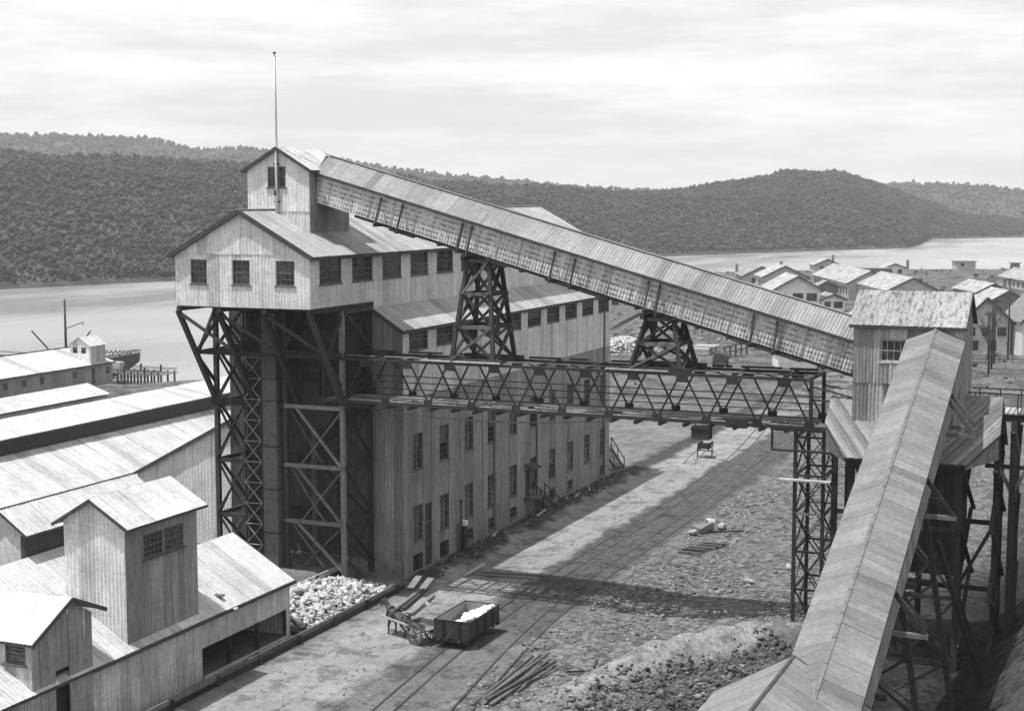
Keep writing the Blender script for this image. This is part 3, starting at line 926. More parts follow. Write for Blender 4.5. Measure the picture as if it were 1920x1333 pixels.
for s in (1, -1):
    e = V((GX0, 89.3 - s * 1.55, ze(GX0) - .16))
    wv = V((GX0, 89.3, ze(GX0) + 1.06)) - e
    wv = wv - gu * wv.dot(gu)
    H_ = wv.length
    if s > 0:
        clad(gal, 'roof_sheet', IRON_GROOF, e, gu, wv, [(0, 0), (GL, 0), (GL, H_), (0, H_)], 0.62, ribs=3)
    else:
        clad(gal, 'roof_sheet', IRON_GROOF, e, -gu, wv, [(-GL, 0), (0, 0), (0, H_), (-GL, H_)], 1.3, ribs=3)
    beam(gal, 'fascia', FASCIA, e + V((0, 0, -.07)), e + gu * GL + V((0, 0, -.07)), .05, .12)
for i in range(1, 24):
    a_ = i * 1.55 + random.uniform(-.2, .2)
    if a_ < GL - .2:
        q_ = V((GX0, 87.955, ze(GX0))) + gu * a_
        beam(gal, 'batten', IRON_PALE, q_ - gv * (GH * .97), q_ - gv * .12, .02, .055, (0, 1, 0))
rdg = V((GX0, 89.3, ze(GX0) + 1.08))
beam(gal, 'ridge_cap', IRON_GROOF, rdg, rdg + gu * GL, .3, .05)
for y in (88.12, 90.48):
    st = V((GX0 + 2.8, y, ze(GX0 + 2.8) - 2.2))
    beam(gal, 'stringer', TIMBER, st, V((GX1, y, ze(GX1) - 2.2)), .16, .22)
for x in (-46.15, -44.6, -40.35, -39.7, -34.1, -32.75, -28.0, -27.3, -21.5, -20.1):
    zb = ze(x) - 2.22
    beam(gal, 'outrigger', TIMBER, (x, 86.85, zb), (x, 91.2, zb), .16, .2)
    beam(gal, 'strut', TIMBER, (x, 86.95, zb + .05), (x, 87.93, zb + 1.75), .1, .14)
for (xa, xb) in ((-45.4, -43.6), (-34.6, -30.9), (-22.8, -18.6), (-38.2, -37.2)):
    beam(gal, 'ledger', TIMBER, (xa, 87.5, ze(xa) - 2.28), (xb, 87.5, ze(xb) - 2.28), .14, .12)
for x in np.arange(-44, -17, 1.9):
    box(gal, 'joist', TIMBER, x - .08, x + .08, 87.85, 90.8, ze(x) - 2.42, ze(x) - 2.27)

# ------------------------------------------------------------------ trestle bents between bridge and gallery
def bent(name, label, xc, ztop, hx0, hx1, tiers):
    t = thing(name, label, 'trestle', (xc, 89.15, 15.75), 'timber bents on the truss bridge')
    z0 = 15.78
    def c(ix, iy, f):
        hx = hx0 + (hx1 - hx0) * f
        y = (87.4 + 1.0 * f) if iy < 0 else (90.9 - .7 * f)
        return V((xc + ix * hx, y, z0 + (ztop - z0) * f))
    for ix in (-1, 1):
        for iy in (-1, 1):
            beam(t, 'post', TIMBER, c(ix, iy, 0), c(ix, iy, 1), .24)
    for iy in (-1, 1):
        beam(t, 'sill_beam', TIMBER, c(-1.45, iy, 0) + V((0, 0, -.02)), c(1.45, iy, 0) + V((0, 0, -.02)), .26)
    for i in range(tiers):
        f0, f1 = i / tiers, (i + 1) / tiers
        for iy in (-1, 1):
            s = -.14 * (1 if iy < 0 else -1)
            d = V((0, s, 0))
            tm = TIMBER_MID if (i + iy) % 2 else TIMBER
            beam(t, 'brace', tm, c(-1, iy, f0) + d, c(1, iy, f1) + d, .14, .2, (0, 1, 0))
            beam(t, 'brace', TIMBER, c(1, iy, f0) - d, c(-1, iy, f1) - d, .14, .2, (0, 1, 0))
            beam(t, 'girt', TIMBER_MID if iy < 0 else TIMBER, c(-1, iy, f1), c(1, iy, f1), .22)
        for ix in (-1, 1):
            d = V((.14 * ix, 0, 0))
            beam(t, 'brace', TIMBER, c(ix, -1, f0) + d, c(ix, 1, f1) + d, .14, .2, (1, 0, 0))
            beam(t, 'brace', TIMBER, c(ix, 1, f0) - d, c(ix, -1, f1) - d, .14, .2, (1, 0, 0))
            beam(t, 'girt', TIMBER, c(ix, -1, f1), c(ix, 1, f1), .2)
    for ix in (-1.2, 1.2):
        p = c(ix, -1, 1); q = c(ix, 1, 1)
        beam(t, 'cap', TIMBER, p + V((0, -.5, .15)), q + V((0, .5, .15)), .26)
    return t
bent('trestle_bent', 'tall tapering timber bent on the bridge in front of the mill clerestory windows', -39.5, ze(-39.5) - 2.62, 1.45, .75, 3)
bent('trestle_bent', 'short squat timber bent on the bridge below the middle of the gallery', -27.4, ze(-27.4) - 2.62, 1.55, .85, 2)

# ------------------------------------------------------------------ steel truss bridge
br_ = thing('truss_bridge', 'dark riveted lattice truss bridge crossing the tracks from mill to junction tower', 'bridge', (-34, 89.15, 12.4))
ZT, ZB = 15.55, 12.75
XT = [-19.5 - 3.07 * k for k in range(11)]
XA, XB = -50.6, -17.9
for y in (87.3, 91.0):
    s = -1 if y < 88 else 1
    beam(br_, 'top_chord', STEEL, (XA, y, ZT), (XB, y, ZT), .22, .17)
    beam(br_, 'bottom_chord', STEEL, (XA, y, ZB), (XB, y, ZB), .24, .2)
    beam(br_, 'handrail', STEEL, (XA, y - s * .3, 14.15), (XB, y - s * .3, 14.15), .06)
    beam(br_, 'handrail', STEEL, (XA, y - s * .3, 13.72), (XB, y - s * .3, 13.72), .05)
    for i, x in enumerate(XT):
        box(br_, 'gusset_plate', STEEL, x - .36, x + .36, y + s * .10 - .03, y + s * .10 + .03, ZT - .46, ZT + .06)
        for d in (-1, 1):
            xb = x + d * 1.535
            if XA < xb < XB + .1:
                beam(br_, 'diagonal', STEEL, (x + d * .2, y, ZT - .1), (xb, y, ZB + .1), .1, .11, (0, 1, 0))
        xb = x + 1.535
        box(br_, 'gusset_plate', STEEL, xb - .28, xb + .28, y + s * .13 - .03, y + s * .13 + .03, ZB - .12, ZB + .38)
    beam(br_, 'end_post', STEEL, (XB, y, ZB - .2), (XB, y, ZT + .1), .2)
    beam(br_, 'end_post', STEEL, (XA + .4, y, ZB), (XA + .4, y, ZT), .2)
for x in np.arange(XA + .6, XB, 1.535):
    box(br_, 'cross_beam', STEEL, x - .09, x + .09, 87.0, 91.3, ZB - .32, ZB - .12)
for x in XT + [XB]:
    box(br_, 'cross_beam', STEEL, x - .08, x + .08, 87.35, 90.95, ZT + .02, ZT + .18)
    beam(br_, 'sway_brace', STEEL, (x, 87.3, ZT), (x - 3.0, 91.0, ZT), .08)
for i, y in enumerate((87.75, 88.3, 88.75, 89.5, 90.0, 90.55)):
    beam(br_, 'stringer', TIMBER_PALE if i in (0, 2, 4) else TIMBER_MID, (XA + .3, y, ZB + .02), (XB, y, ZB + .02), .14, .16)
for i in range(30):
    x = random.uniform(XA + 2, XB - 2)
    w = random.choice((1.0, 1.6, 2.4))
    y = random.uniform(87.6, 88.2)
    box(br_, 'deck_plank', random.choice((TIMBER_PALE, TIMBER_MID, TIMBER)), x, x + w, y, y + .26, ZB + .11, ZB + .16)
for x0, x1 in ((-49, -46.6), (-45.9, -43.2), (-42.6, -41.2), (-37.2, -34.8), (-34.4, -32.9), (-31.6, -29.6), (-25.0, -23.5), (-23.2, -20.4), (-20.2, -18.2)):
    box(br_, 'top_plank', random.choice((TIMBER, TIMBER_MID)), x0, x1, 87.5, 87.8, ZT + .19, ZT + .25)
    box(br_, 'top_plank', TIMBER, x0 + .3, x1, 90.55, 90.9, ZT + .19, ZT + .3)
for x0, x1 in ((-43, -40.9), (-40.8, -37.5), (-30.5, -26.5)):
    box(br_, 'top_plank', TIMBER_PALE, x0, x1, 87.12, 87.32, ZT + .11, ZT + .2)
box(br_, 'splice_plate', STEEL, -22.9, -21.6, 87.0, 87.2, ZB - .2, ZB + .35)

def cable(name, label, p0, p1, sag, mt, r=0.03, seg=24):
    p0, p1 = V(p0), V(p1)
    vs_, fs = [], []
    for i in range(seg + 1):
        f = i / seg
        c = p0.lerp(p1, f) - V((0, 0, sag * 4 * f * (1 - f)))
        vs_ += [c + V((0, -r, -r)), c + V((0, r, -r)), c + V((0, 0, r))]
    for i in range(seg):
        b = 3 * i
        for a, c in ((0, 1), (1, 2), (2, 0)):
            fs.append((b + a, b + c, b + 3 + c, b + 3 + a))
    return tag(solid(None, name, mt, vs_, fs), label, 'cable')
cable('hanging_cable', 'thin dark cable sagging below the truss bridge in front of the mill', (-48.5, 87.2, 12.55), (-30, 87.2, 12.55), .55, STEEL, .035)

# ------------------------------------------------------------------ timber tower under the mill's upper storey
tw = thing('timber_tower', 'dark braced timber tower carrying the overhanging front of the mill', 'timber tower', (-53.8, 87.5, 1))
FY, BY = 87.5, 91.25
XS = (-58.75, -53.3, -48.95)
zb = 1.0
levels = (1.2, 4.4, 8.2, 12.2, 15.8, 18.6)
for x in XS:
    for y in (FY, BY):
        beam(tw, 'post', TIMBER_GREY if (x > -50 and y == FY) else TIMBER, (x, y, zb - .6), (x, y, 18.7), .3)
for x in (-56.1, -51.2):
    beam(tw, 'post', TIMBER, (x, BY - .05, zb - .6), (x, BY - .05, 18.7), .26)
for i, z in enumerate(levels):
    for y in (FY, BY):
        for a, b in ((XS[0], XS[1]), (XS[1], XS[2])):
            if i: beam(tw, 'girt', TIMBER_GREY if (b > -50 and y == FY and i < 4) else TIMBER, (a, y - .14, z), (b, y - .14, z), .2, .26)
    for x in XS:
        if i: beam(tw, 'girt', TIMBER, (x + .14, FY, z), (x + .14, BY, z), .2, .26)
for i in range(len(levels) - 1):
    z0, z1 = levels[i], levels[i + 1]
    # front face: left bay crossed, right bay single raking timbers of weathered grey
    beam(tw, 'brace', TIMBER, (XS[0], FY - .26, z0), (-56.4, FY - .26, z1), .1, .17, (0, 1, 0))
    beam(tw, 'brace', TIMBER, (-56.4, FY - .1, z0), (XS[0], FY - .1, z1), .1, .17, (0, 1, 0))
    if i < 3:
        beam(tw, 'brace', TIMBER_GREY, (XS[2], FY - .28, z0 + .1), (-52.3, FY - .28, z1 - .1), .12, .22, (0, 1, 0))
        beam(tw, 'brace', TIMBER_MID, (-52.3, FY + .24, z0), (XS[2], FY + .24, z1), .1, .17, (0, 1, 0))
        beam(tw, 'brace', TIMBER_MID, (-53.3, FY + .3, z1), (-50.6, FY + .3, z0), .1, .15, (0, 1, 0))
    beam(tw, 'brace', TIMBER, (-53.3, BY - .2, z0), (-48.95, BY - .2, z1), .1, .18, (0, 1, 0))
    beam(tw, 'brace', TIMBER, (-48.95, BY - .34, z0), (-53.3, BY - .34, z1), .1, .18, (0, 1, 0))
    beam(tw, 'brace', TIMBER, (-58.75, BY - .2, z0), (-56.1, BY - .2, z1), .12, .24, (0, 1, 0))
    for x in (XS[0], XS[2]):
        beam(tw, 'brace', TIMBER, (x + .2, FY, z1), (x + .2, BY, z0), .12, .2, (1, 0, 0))
        beam(tw, 'brace', TIMBER, (x + .02, FY, z0), (x + .02, BY, z1), .08, .14, (1, 0, 0))
for x in (-52.2,):
    beam(tw, 'post', TIMBER_MID, (x, 89.3, .6), (x, 89.3, 12.6), .28)
# knee frames under the overhang
for x in (-58.85, -55.75, -52.3, -48.95):
    beam(tw, 'knee', TIMBER, (x, UY0 + .15, 18.72), (x, FY - .1, 12.5), .28, .3, (1, 0, 0))
    beam(tw, 'strut', TIMBER, (x + .03, 85.35, 15.55), (x + .03, FY, 18.5), .18)
    beam(tw, 'strut', TIMBER, (x, 85.3, 15.8), (x, FY, 15.8), .2)
    beam(tw, 'strut', TIMBER, (x - .03, 85.5, 15.5), (x - .03, FY, 13.6), .18)
for z, y in ((15.8, 85.4),):
    beam(tw, 'girt', TIMBER, (UX0, y, z), (UX1, y, z), .2, .26)
for xa, xb in ((-58.85, -55.75), (-55.75, -52.3), (-52.3, -48.95)):
    beam(tw, 'brace', TIMBER_MID if xa < -56 else TIMBER, (xa + .1, UY0 + .3, 18.5), (xb, 85.3, 15.9), .15, .22)
    if xa < -56:
        beam(tw, 'brace', TIMBER, (xb, UY0 + .3, 18.5), (xa + .1, 85.3, 15.9), .15, .22)
beam(tw, 'girt', TIMBER, (UX0, FY - .3, 12.3), (-56.4, FY - .3, 12.3), .3, .5)
# bins between the posts
binb = thing('ore_bin', 'dark plank ore bin hung under the mill overhang behind the braces', 'ore bin', (-51.5, 89.5, 12.4))
for i in range(16):
    z = 13.0 + i * .35
    box(binb, 'plank', TIMBER, -54.6, -49.3, 88.55 + random.uniform(-.02, .02), 88.65, z, z + .33)
    box(binb, 'plank', TIMBER, -49.4, -49.28 + random.uniform(-.02, .02), 88.7, 91.1, z, z + .33)
box(binb, 'core', DARK, -54.5, -49.45, 88.7, 91.1, 13.05, 18.5)
prism(binb, 'hopper', TIMBER, [(-54.4, 88.7, 13.0), (-49.45, 88.7, 13.0), (-51.0, 88.7, 10.6), (-52.9, 88.7, 10.6)], (0, 2.3, 0))
for x in (-54.0, -52.6, -51.2, -49.8):
    box(binb, 'stud', TIMBER, x - .08, x + .08, 88.36, 88.55, 12.9, 18.6)

# ------------------------------------------------------------------ bucket elevator: laced steel leg beside a plain casing
el = thing('bucket_elevator', 'tall laced steel elevator leg with plain casing rising through the timber tower', 'elevator', (-55.2, 87.0, 1))
ex0, ex1, ey = -56.25, -54.95, 87.05
for x in (ex0, ex1):
    beam(el, 'leg', STEEL, (x, ey, 1), (x, ey, 18.6), .1)
    beam(el, 'leg', STEEL, (x, ey + .9, 1), (x, ey + .9, 18.6), .1)
z = 1.2
while z < 18.2:
    z2 = min(z + 1.42, 18.5)
    lm = STEEL_LIGHT if z2 < 16.2 else STEEL
    beam(el, 'lacing_bar', lm, (ex0, ey - .08, z), (ex1, ey - .08, z2), .03, .09, (0, 1, 0))
    beam(el, 'lacing_bar', lm, (ex1, ey - .05, z), (ex0, ey - .05, z2), .03, .09, (0, 1, 0))
    beam(el, 'lacing_bar', lm, (ex0, ey - .1, z2), (ex1, ey - .1, z2), .03, .1, (0, 1, 0))
    z = z2
box(el, 'back_plate', STEEL, ex0 + .04, ex1 - .04, ey + .5, ey + .56, 1, 18.6)
box(el, 'casing', TIMBER_MID, -54.85, -53.75, ey - .05, ey + .9, .8, 9.4)
box(el, 'casing', TIMBER_MID, -54.83, -53.77, ey - .03, ey + .9, 9.42, 14.0)
box(el, 'casing', TIMBER_MID, -54.85, -53.75, ey - .05, ey + .9, 14.02, 18.6)
for z in (3.5, 6.5, 9.4, 12.5, 14.0):
    box(el, 'band', STEEL, -54.9, -53.7, ey - .08, ey + .92, z - .04, z + .04)

# ------------------------------------------------------------------ junction tower, bin house, pylon
jt = thing('junction_tower', 'square iron clad junction tower with mottled gable roof where both galleries meet', 'tower', (-12.3, 88.4, 11))
JX0, JX1, JY0, JY1, JE, JR = -15.28, -9.38, 86.0, 90.8, 19.08, 20.78
box(jt, 'core', DARK, JX0 + .3, JX1 - .3, JY0 + .4, JY1 - .3, 11, 19)
jh = [(-13.8, -12.35, 16.95, 18.2)]
clad(jt, 'wall_sheet', IRON_STRIPE, (0, JY0, 0), AX, AZ, [(JX0, 13.0), (JX1, 13.0), (JX1, 15.75), (JX0, 15.75)], 0.42, (), ribs=2, amp=.035)
clad(jt, 'wall_sheet', IRON_STRIPE, (0, JY0, 0), AX, AZ, [(JX0, 15.72), (JX1, 15.72), (JX1, JE), (JX0, JE)], 0.42, jh, ribs=2, amp=.035, off=.04)
window(jt, (-13.8, JY0, 16.95), AX, AZ, 1.45, 1.25, 4, 2, mt=TIMBER_PALE, inset=.1)
clad(jt, 'wall_sheet', IRON_DUSTY_SHADED, (JX1, 0, 0), AY, AZ, [(JY0, 11.5), (JY1, 11.5), (JY1, JE), ((JY0 + JY1) / 2, JR - .06), (JY0, JE)], 0.8, ribs=3)
clad(jt, 'wall_sheet', IRON_STRIPE, (JX0, 0, 0), -AY, AZ, [(-JY1, 11.5), (-JY0, 11.5), (-JY0, JE), (-(JY0 + JY1) / 2, JR - .06), (-JY1, JE)], 0.8, ribs=3)
clad(jt, 'wall_sheet', IRON_STRIPE, (0, JY1, 0), -AX, AZ, [(-JX1, 11.5), (-JX0, 11.5), (-JX0, JE), (-JX1, JE)], 0.8, ribs=3)
JYc = (JY0 + JY1) / 2
for s in (1, -1):
    e = V((0, JYc - s * 2.68, JE - .1))
    wv = V((0, JYc, JR)) - e
    if s > 0:
        clad(jt, 'roof_sheet', IRON_MOTTLE, e, AX, wv, [(JX0 - .25, 0), (JX1 + .2, 0), (JX1 + .2, wv.length), (JX0 - .25, wv.length)], 0.62, ribs=2, amp=.03)
    else:
        clad(jt, 'roof_sheet', IRON_MOTTLE, e, -AX, wv, [(-JX1 - .2, 0), (-JX0 + .25, 0), (-JX0 + .25, wv.length), (-JX1 - .2, wv.length)], 0.62, ribs=2)
    beam(jt, 'fascia', FASCIA, (JX0 - .25, e.y, e.z - .09), (JX1 + .2, e.y, e.z - .09), .06, .14)
    beam(jt, 'barge_board', FASCIA, (JX1 + .22, e.y, e.z - .1), (JX1 + .22, JYc, JR - .08), .06, .2)
    prism(jt, 'roof_deck', FASCIA, [(JX0 - .2, e.y + s * .03, e.z - .05), (JX0 - .2, JYc, JR - .05), (JX0 - .2, JYc, JR - .2), (JX0 - .2, e.y + s * .05, e.z - .15)], (JX1 - JX0 + .38, 0, 0))

bh = thing('bin_house', 'low bin house with clipped pent roof wrapped round the foot of the junction tower', 'bin house', (-12, 88, 1))
sl = 0.8
pz = lambda y: 13.5 + sl * (y - 86)
nrm = V((0, 1, sl)).normalized()
# front pent roof with both lower corners clipped, sheets laid on the skew
def skew(sgn, O2, u2, pts):
    v2 = nrm_up.cross(u2)
    return v2
nrm_up = V((0, -sl, 1)).normalized()
for (pts, du) in ((((-16.75, 87.9), (-16.78, 85.8), (-15.3, 83.8), (-12.02, 83.8), (-12.02, 87.9)), V((1, -1.2, -1.2 * sl))),
                  (((-12.0, 83.8), (-8.75, 83.8), (-7.22, 85.7), (-7.3, 87.9), (-12.0, 87.9)), V((-1, -1.2, -1.2 * sl)))):
    vdir = -du.normalized()                               # up along the sheets
    udir = vdir.cross(nrm_up)
    O2 = V((pts[0][0], pts[0][1], pz(pts[0][1])))
    poly = []
    for (x, y) in pts:
        q = V((x, y, pz(y))) - O2
        poly.append((q.dot(udir), q.dot(vdir)))
    clad(bh, 'roof_sheet', IRON_LEAN, O2, udir, vdir, poly, 0.36, ribs=1, amp=.06)
deck = [(-16.7, 87.9), (-16.72, 85.83), (-15.26, 83.85), (-8.8, 83.85), (-7.28, 85.72), (-7.35, 87.9)]
prism(bh, 'roof_deck', FASCIA, [(x, y, pz(y) - .03) for x, y in deck], (0, 0, -.12))
clad(bh, 'roof_sheet', IRON_LEAN, (0, 92.0, pz(87.9) - 3.3), -AX, V((0, -4.1, 3.3)), [(7.3, 0), (16.7, 0), (16.7, 5.26), (7.3, 5.26)], 0.8, ribs=2)
for a, b in (((-16.72, 85.83), (-15.26, 83.85)), ((-7.28, 85.72), (-8.8, 83.85))):
    prism(bh, 'gable_board', IRON_DUSTY_SHADED, [(a[0], a[1], pz(a[1]) - .15), (b[0], b[1], pz(b[1]) - .15), (b[0], b[1], 11.5), (a[0], a[1], 11.85)], (0, .08, 0))
    beam(bh, 'fascia', FASCIA, (a[0], a[1], pz(a[1]) - .1), (b[0], b[1], pz(b[1]) - .1), .06, .16)
for y, xs in ((84.6, (-15.0, -12.1, -9.2)), (87.6, (-16.5, -14.8, -9.4, -7.5)), (91.3, (-16.4, -12.1, -7.6))):
    for x in xs:
        beam(bh, 'post', TIMBER, (x, y, .2), (x, y, min(pz(y), 13.6) - .3), .32)
box(bh, 'wall', TIMBER, -14.6, -9.4, 86.6, 91.0, 5.0, 12.0)  # dark inner box added to give the deep shade under the skirt roof
for xa, xb in ((-15.0, -12.1), (-12.1, -9.2)):
    for z0, z1 in ((.4, 4.2), (4.2, 8.0), (8.0, 11.4)):
        beam(bh, 'brace', TIMBER, (xa, 84.5, z0), (xb, 84.5, z1), .12, .22, (0, 1, 0))
        beam(bh, 'brace', TIMBER, (xb, 84.7, z0), (xa, 84.7, z1), .12, .22, (0, 1, 0))
        beam(bh, 'girt', TIMBER, (xa, 84.6, z1), (xb, 84.6, z1), .2, .24)
for x in (-15.0, -9.2, -7.5):
    for z0, z1 in ((.4, 4.2), (4.2, 8.0), (8.0, 11.4)):
        beam(bh, 'brace', TIMBER, (x, 84.6, z0), (x, 91.3, z1), .14, .22, (1, 0, 0))
        beam(bh, 'brace', TIMBER, (x + .15, 91.3, z0), (x + .15, 84.6, z1), .14, .22, (1, 0, 0))
for i in range(14):
    box(bh, 'plank', TIMBER, -14.6 + i * .37, -14.6 + i * .37 + .34, 86.5, 86.57, 5.0, 11.9)  # plank face of the added dark box
for z in (4.2, 8.0):
    beam(bh, 'girt', TIMBER, (-16.5, 87.4, z), (-7.4, 87.4, z), .2, .26)
beam(bh, 'brace', TIMBER, (-16.5, 87.35, 4.3), (-14.8, 87.35, 8), .14, .2)
beam(bh, 'brace', TIMBER, (-9.4, 87.35, 4.3), (-7.5, 87.35, 8), .14, .2)
for p, q in (((-17.9, 87.3, 15.2), (-15.3, 87.3, 14.6)), ((-17.9, 87.3, 14.4), (-15.3, 87.3, 14.35)), ((-17.9, 90.9, 14.9), (-15.3, 90.9, 14.4))):
    beam(bh, 'tie_rod', STEEL, p, q, .09)

py = thing('steel_pylon', 'slender laced steel pylon holding up the free end of the truss bridge', 'pylon', (-18, 89, .5))
PX, PY = (-18.75, -17.1), (87.3, 91.0)
for x in PX:
    for y in PY:
        beam(py, 'leg', STEEL, (x, y, .2), (x, y, 12.6), .2)
zs = np.linspace(.9, 12.2, 6)
for i in range(5):
    z0, z1 = zs[i], zs[i + 1]
    for y in PY:
        beam(py, 'lacing_bar', STEEL, (PX[0], y, z0), (PX[1], y, z1), .06, .1, (0, 1, 0))
        beam(py, 'lacing_bar', STEEL, (PX[1], y + .05, z0), (PX[0], y + .05, z1), .06, .1, (0, 1, 0))
        beam(py, 'girt', STEEL if i != 2 else STEEL_LIGHT, (PX[0], y, z1), (PX[1], y, z1), .12)
    for x in PX:
        beam(py, 'lacing_bar', STEEL, (x, PY[0], z0), (x, PY[1], z1), .06, .1, (1, 0, 0))
        beam(py, 'lacing_bar', STEEL, (x + .05, PY[1], z0), (x + .05, PY[0], z1), .06, .1, (1, 0, 0))
        beam(py, 'girt', STEEL, (x, PY[0], z1), (x, PY[1], z1), .12)
for x in PX:
    for y in PY:
        box(py, 'footing', CONCRETE, x - .35, x + .35, y - .35, y + .35, -.3, .55)
beam(py, 'landing', TIMBER_PALE, (-19.6, 87.0, 9.7), (-16.6, 87.0, 9.7), .4, .1)
beam(py, 'landing', STEEL, (-20.1, 87.1, 11.4), (-16.6, 87.1, 11.4), .16, .12)
beam(py, 'landing', STEEL, (-20.1, 87.1, 11.4), (-20.1, 87.1, 12.7), .12)
beam(py, 'landing', STEEL, (-20.2, 87.1, 12.65), (-17, 87.1, 12.65), .2, .2)

# ------------------------------------------------------------------ near gallery and crusher house
g2 = thing('conveyor_gallery', 'grey roofed conveyor gallery climbing from the foreground to the junction tower', 'gallery', (-10.8, 70, 1))
G2S = 0.3553
a2 = math.atan(G2S)
u2 = V((0, math.cos(a2), math.sin(a2)))
rz2 = lambda y: 18.98 - (86 - y) * G2S
Ya, Yb = 54.0, 86.0
L2 = (Yb - Ya) / math.cos(a2)
GC, GW, GD = -10.8, 1.5, .66
p5 = [(-GW + .12, -GD - 2.1), (GW - .12, -GD - 2.1), (GW - .12, -GD - .02), (0, -.05), (-GW + .12, -GD - .02)]
prism(g2, 'core', TIMBER_MID, [(GC + a, Ya, rz2(Ya) + b) for a, b in p5], u2 * L2)
for s in (1, -1):
    e = V((GC + s * (GW + .08), Ya, rz2(Ya) - GD - .04))
    wv = V((GC, Ya, rz2(Ya))) - e
    wv = wv - u2 * wv.dot(u2)
    if s > 0:
        clad(g2, 'roof_sheet', IRON_NEAR, e, u2, wv, [(0, 0), (L2, 0), (L2, wv.length), (0, wv.length)], 0.62, ribs=4, amp=.034)
    else:
        clad(g2, 'roof_sheet', IRON_NEAR, e, -u2, wv, [(-L2, 0), (0, 0), (0, wv.length), (-L2, wv.length)], 0.62, ribs=4, amp=.034)
    beam(g2, 'fascia', FASCIA, e + V((0, 0, -.05)), e + u2 * L2 + V((0, 0, -.05)), .05, .09)
    n2 = V((s, 0, 0))
    w0 = V((GC + s * (GW - .08), Ya, rz2(Ya) - GD - .05))
    vv = V((0, -math.sin(a2), math.cos(a2)))
    hh2 = 2.0
    if s > 0:
        clad(g2, 'wall_sheet', IRON_DUSTY_SHADED, w0 - vv * hh2, u2, vv, [(0, 0), (L2, 0), (L2, hh2), (0, hh2)], 0.8, ribs=3)
    else:
        clad(g2, 'wall_sheet', IRON_DUSTY_SHADED, w0 - vv * hh2, -u2, vv, [(-L2, 0), (0, 0), (0, hh2), (-L2, hh2)], 0.8, ribs=3)
r0 = V((GC, Ya, rz2(Ya) + .02))
nseg = 40
for i in range(nseg):
    beam(g2, 'ridge_cap', RIDGE, r0 + u2 * (L2 * i / nseg), r0 + u2 * (L2 * (i + .96) / nseg), .15, .05 + .012 * (i % 2))
def support(y, foot):
    zt = rz2(y) - GD - 2.25
    for x, s in ((GC - 1.2, -1), (GC + 1.2, 1)):
        beam(g2, 'post', TIMBER, (x, y, zt), (x + s * zt * .16, y, -.2), .26)
    beam(g2, 'cap', TIMBER, (GC - 1.9, y, zt + .1), (GC + 1.9, y, zt + .1), .24)
    k = max(1, int(zt // 3))
    for i in range(k):
        z0, z1 = zt * i / k, zt * (i + 1) / k
        f = lambda z, s: GC + s * (1.2 + (zt - z) * .16)
        beam(g2, 'brace', TIMBER, (f(z0, -1), y - .18, z0 + .2), (f(z1, 1), y - .18, z1), .1, .2, (0, 1, 0))
        beam(g2, 'brace', TIMBER, (f(z0, 1), y + .18, z0 + .2), (f(z1, -1), y + .18, z1), .1, .2, (0, 1, 0))
        beam(g2, 'girt', TIMBER, (f(z1, -1), y, z1), (f(z1, 1), y, z1), .18)
for y in (59, 66.5, 73.5):
    support(y, 0)
for y, mt in ((80.5, TIMBER_MID), (79.7, TIMBER_MID), (63.0, TIMBER), (72.0, TIMBER)):
    zt = rz2(y) - GD - 2.1
    beam(g2, 'outrigger', TIMBER_MID, (GC - 1.3, y, zt), (GC + 2.9, y, zt), .2, .2)
    beam(g2, 'strut', mt, (GC + 1.5, y, zt + 1.75), (GC + 2.8, y, zt + .05), .16, .2)
rk = tag(beam(None, 'raking_pole', TIMBER, (-9.0, 74.5, 9.5), (-6.9, 79.5, .1), .22), 'dark raking pole leaning against the near gallery trestle', 'pole')

ch = thing('crusher_house', 'pale gable roof of the crusher house at the foot of the near gallery', 'crusher house', (-12.1, 50, 0))
CX, CR_, CE = -12.1, 8.5, 6.75
cvl = 3.05
for s in (1, -1):
    e = V((CX + s * cvl, 0, CE))
    wv = V((CX, 0, CR_)) - e
    if s > 0:
        clad(ch, 'roof_sheet', IRON_NEAR, e, AY, wv, [(44, 0), (56.7, 0), (56.7, wv.length), (44, wv.length)], 0.62, ribs=4, amp=.034)
    else:
        clad(ch, 'roof_sheet', IRON_NEAR, e, -AY, wv, [(-56.7, 0), (-44, 0), (-44, wv.length), (-56.7, wv.length)], 0.62, ribs=4, amp=.034)
    beam(ch, 'verge_cap', FASCIA, (CX + s * cvl, 56.72, CE + .02), (CX, 56.72, CR_ + .02), .1, .06)
    beam(ch, 'fascia', FASCIA, (CX + s * cvl, 44, CE - .08), (CX + s * cvl, 56.7, CE - .08), .06, .14)
beam(ch, 'ridge_cap', FASCIA, (CX, 44, CR_ + .03), (CX, 56.75, CR_ + .03), .12, .06)
prism(ch, 'core', IRON_DUSTY_SHADED, [(CX - 2.8, 44.2, 0), (CX + 2.8, 44.2, 0), (CX + 2.8, 44.2, CE + .05), (CX, 44.2, CR_ - .1), (CX - 2.8, 44.2, CE + .05)], (0, 12.2, 0))

